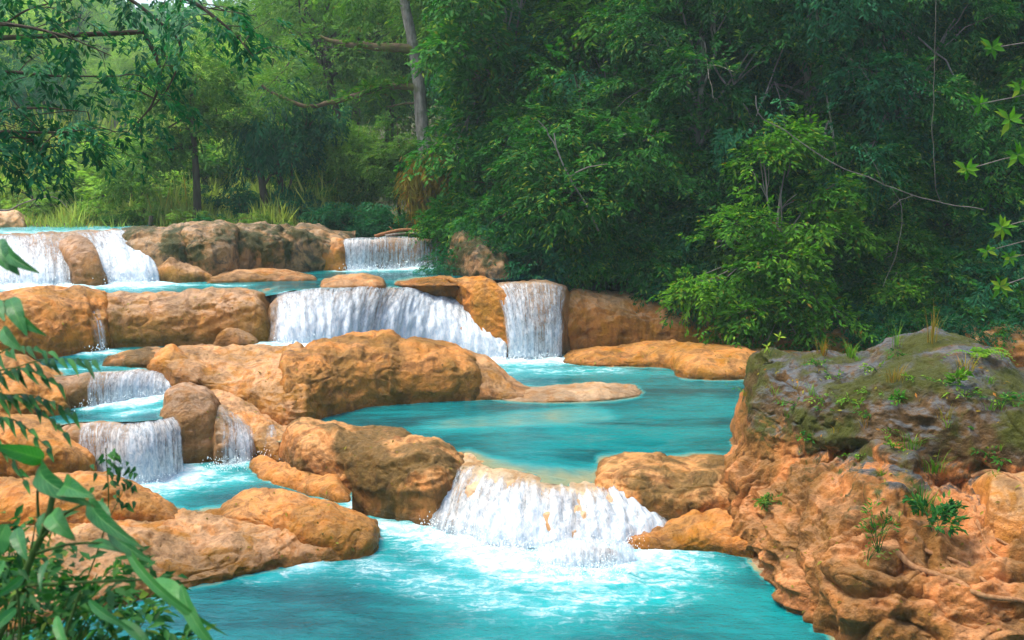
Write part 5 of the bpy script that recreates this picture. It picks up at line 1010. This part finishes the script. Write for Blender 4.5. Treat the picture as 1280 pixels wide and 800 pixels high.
near_plant('pinnate_shrub', 'dark shrub with drooping rows of narrow leaflets at the left edge', 'shrub', g3,
  [([g3, (-50, 700, 3.5), (-30, 560, 3.45), (-20, 490, 3.4)], .012, .006)] + [([(-24, y0, 3.4), ((x0 + x1) / 2, (y0 + y1) / 2 - 14, 3.35), (x1, y1, 3.3)], .003, .0015) for (x0, y0, x1, y1) in ((-20, 480, 116, 450), (-20, 500, 92, 515), (-20, 520, 60, 560), (-20, 470, 70, 478), (-25, 540, 30, 600), (-20, 455, 60, 440), (-10, 490, 80, 540))],
  lv, leaf='near_dark', tone=(.2, .8))
g4 = gz(-1.5, 3.6); lv = []
for j in range(46):
    u = q.random(); bx, by = 140 + q.normal(0, 14) + 16 * u, 560 + 75 * u; lv.append(((bx, by, 3.5), (bx + q.uniform(-10, 12), by + q.uniform(6, 14), 3.45), 8, .1, q.uniform(-.6, .6), 5, 5))
near_plant('thin_vine', 'thin upright twig of tiny leaves before the lower cascade', 'vine', g4, [([g4, (60, 820, 3.5), (110, 720, 3.5), (135, 640, 3.5), (132, 560, 3.5)], .004, .002), ([(130, 660, 3.5), (155, 610, 3.5), (162, 590, 3.5)], .002, .001)], lv, leaf='near_dark', tone=(.3, .9))
g5 = gz(-1.75, 3.4); Cn = np.array([PY(q.uniform(-30, 190) * (1 - .0), q.uniform(700, 880), 3.2 + q.uniform(-.25, .5)) for _ in range(190)] + [PY(q.uniform(-30, 60), q.uniform(640, 760), 3.3 + q.uniform(-.1, .4)) for _ in range(50)] + [PY(q.uniform(150, 235), q.uniform(770, 860), 3.1 + q.uniform(-.2, .2)) for _ in range(30)]) - g5
tg = tag(empty('tangled_shrub', tuple(g5)), 'tangle of small-leaved greenery filling the near left corner', 'shrub'); parts = [limb((0, 0, 0), Cn[i], .006, .002, q, n=7, sides=4) for i in range(0, len(Cn), 5)]
V, F = join(parts); obj('stem', make_mesh('stem', V, F), BARK['stem'], tg)
b = sprays(q, Cn, q.normal(0, 1, Cn.shape) + np.array((.2, 0, .4)), 8, .05, .022, .13, .3, q.uniform(.1, .9, len(Cn))); f = obj('foliage', leaves_mesh('foliage', *b[:7]), GREENS['near_dark'], tg); f['kind'] = 'stuff'
g6 = gz(-1.2, 2.7); lv = [((bx, by, 2.8), (bx + dx, by + dy, 2.7), w, .12, rl) for bx, by, dx, dy, w, rl in ((20, 760, -40, 40, 20, .2), (110, 750, 60, 40, 18, .3), (150, 775, 50, 50, 22, -.3), (70, 770, 20, 50, 20, .4), (30, 720, -40, 30, 18, -.2), (60, 700, -10, 40, 14, .6), (5, 700, -30, 50, 18, .1))]
near_plant('large_leaf_plant', 'lower clump of broad leaves beneath the arching leaves in the near left corner', 'plant', g6, [([g6, (60, 900, 2.8), (80, 800, 2.8), (100, 740, 2.8)], .008, .004), ([g6, (20, 880, 2.8), (25, 780, 2.8), (20, 720, 2.8)], .008, .004)], lv)

# ------------------------------------------------------------------ fallen leaves on the rocks (too small to pick apart)
pts = [(q.uniform(240, 600), q.uniform(430, 700)) for _ in range(150)] + [(q.uniform(920, 1270), q.uniform(430, 790)) for _ in range(140)] + [(q.uniform(60, 330), q.uniform(360, 430)) for _ in range(50)] + [(q.uniform(720, 950), q.uniform(425, 470)) for _ in range(60)]
Bf, Nf = [], []
for px, py in pts:
    h = BVH.ray_cast(Vector((0, 0, CAM_Z)), Vector(ray(px, py)).normalized(), 60)
    if h[0] is not None and h[1].z > .35 and h[0].z > .1: Bf.append(np.array(h[0]) + np.array(h[1]) * .012); Nf.append(np.array(h[1]))
Bf, Nf = np.array(Bf), np.array(Nf); Df = q.normal(0, 1, Bf.shape); Df -= Nf * (Df * Nf).sum(1, keepdims=True)
tag(obj('fallen_leaves', leaves_mesh('fallen_leaves', Bf, Df, Nf + q.normal(0, .15, Bf.shape), q.uniform(.05, .12, len(Bf)), .04, q.random(len(Bf)), q.random(len(Bf))), GREENS['rust']), 'scattered small dry leaves lying on the orange rocks', 'leaves', None, 'stuff')

# ------------------------------------------------------------------ spray thrown up at the feet of the falls
Sp, Sr = [], []
for Fu_, dn_, z_ in FALLS:
    L_ = np.linalg.norm(Fu_[-1] - Fu_[0]); nn_ = int(420 * L_) if z_ < 1.0 and Fu_[:, 1].mean() < 24 else int(130 * L_); i = q.integers(int(len(Fu_) * .06), int(len(Fu_) * .84), nn_); i = i[q.random(nn_) < dn_[i] + .1]
    p = Fu_[i] + np.stack([q.normal(0, .12, len(i)), -np.abs(q.normal(0, .28, len(i))) - .05, np.abs(q.normal(0, .13, len(i)))], -1); Sp.append(p); Sr.append(q.uniform(.004, .014, len(i)) * (1 + (Fu_[:, 1].mean() > 28) * .6))
Sp, Sr = np.concatenate(Sp), np.concatenate(Sr); oc = np.array([(1, 0, 0), (-1, 0, 0), (0, 1, 0), (0, -1, 0), (0, 0, 1.5), (0, 0, -1.5)], float); of = np.array([(0, 2, 4), (2, 1, 4), (1, 3, 4), (3, 0, 4), (2, 0, 5), (1, 2, 5), (3, 1, 5), (0, 3, 5)])
V = (Sp[:, None] + oc[None] * Sr[:, None, None]).reshape(-1, 3); F = (np.arange(len(Sp))[:, None, None] * 6 + of[None]).reshape(-1, 3)
t = NT('spray_white'); M['spray'] = t.done(t.bsdf((.82, .88, .9), .3))
tag(obj('spray', make_mesh('spray', V, F), M['spray']), 'white droplets splashing at the feet of the waterfalls', 'spray', None, 'stuff')
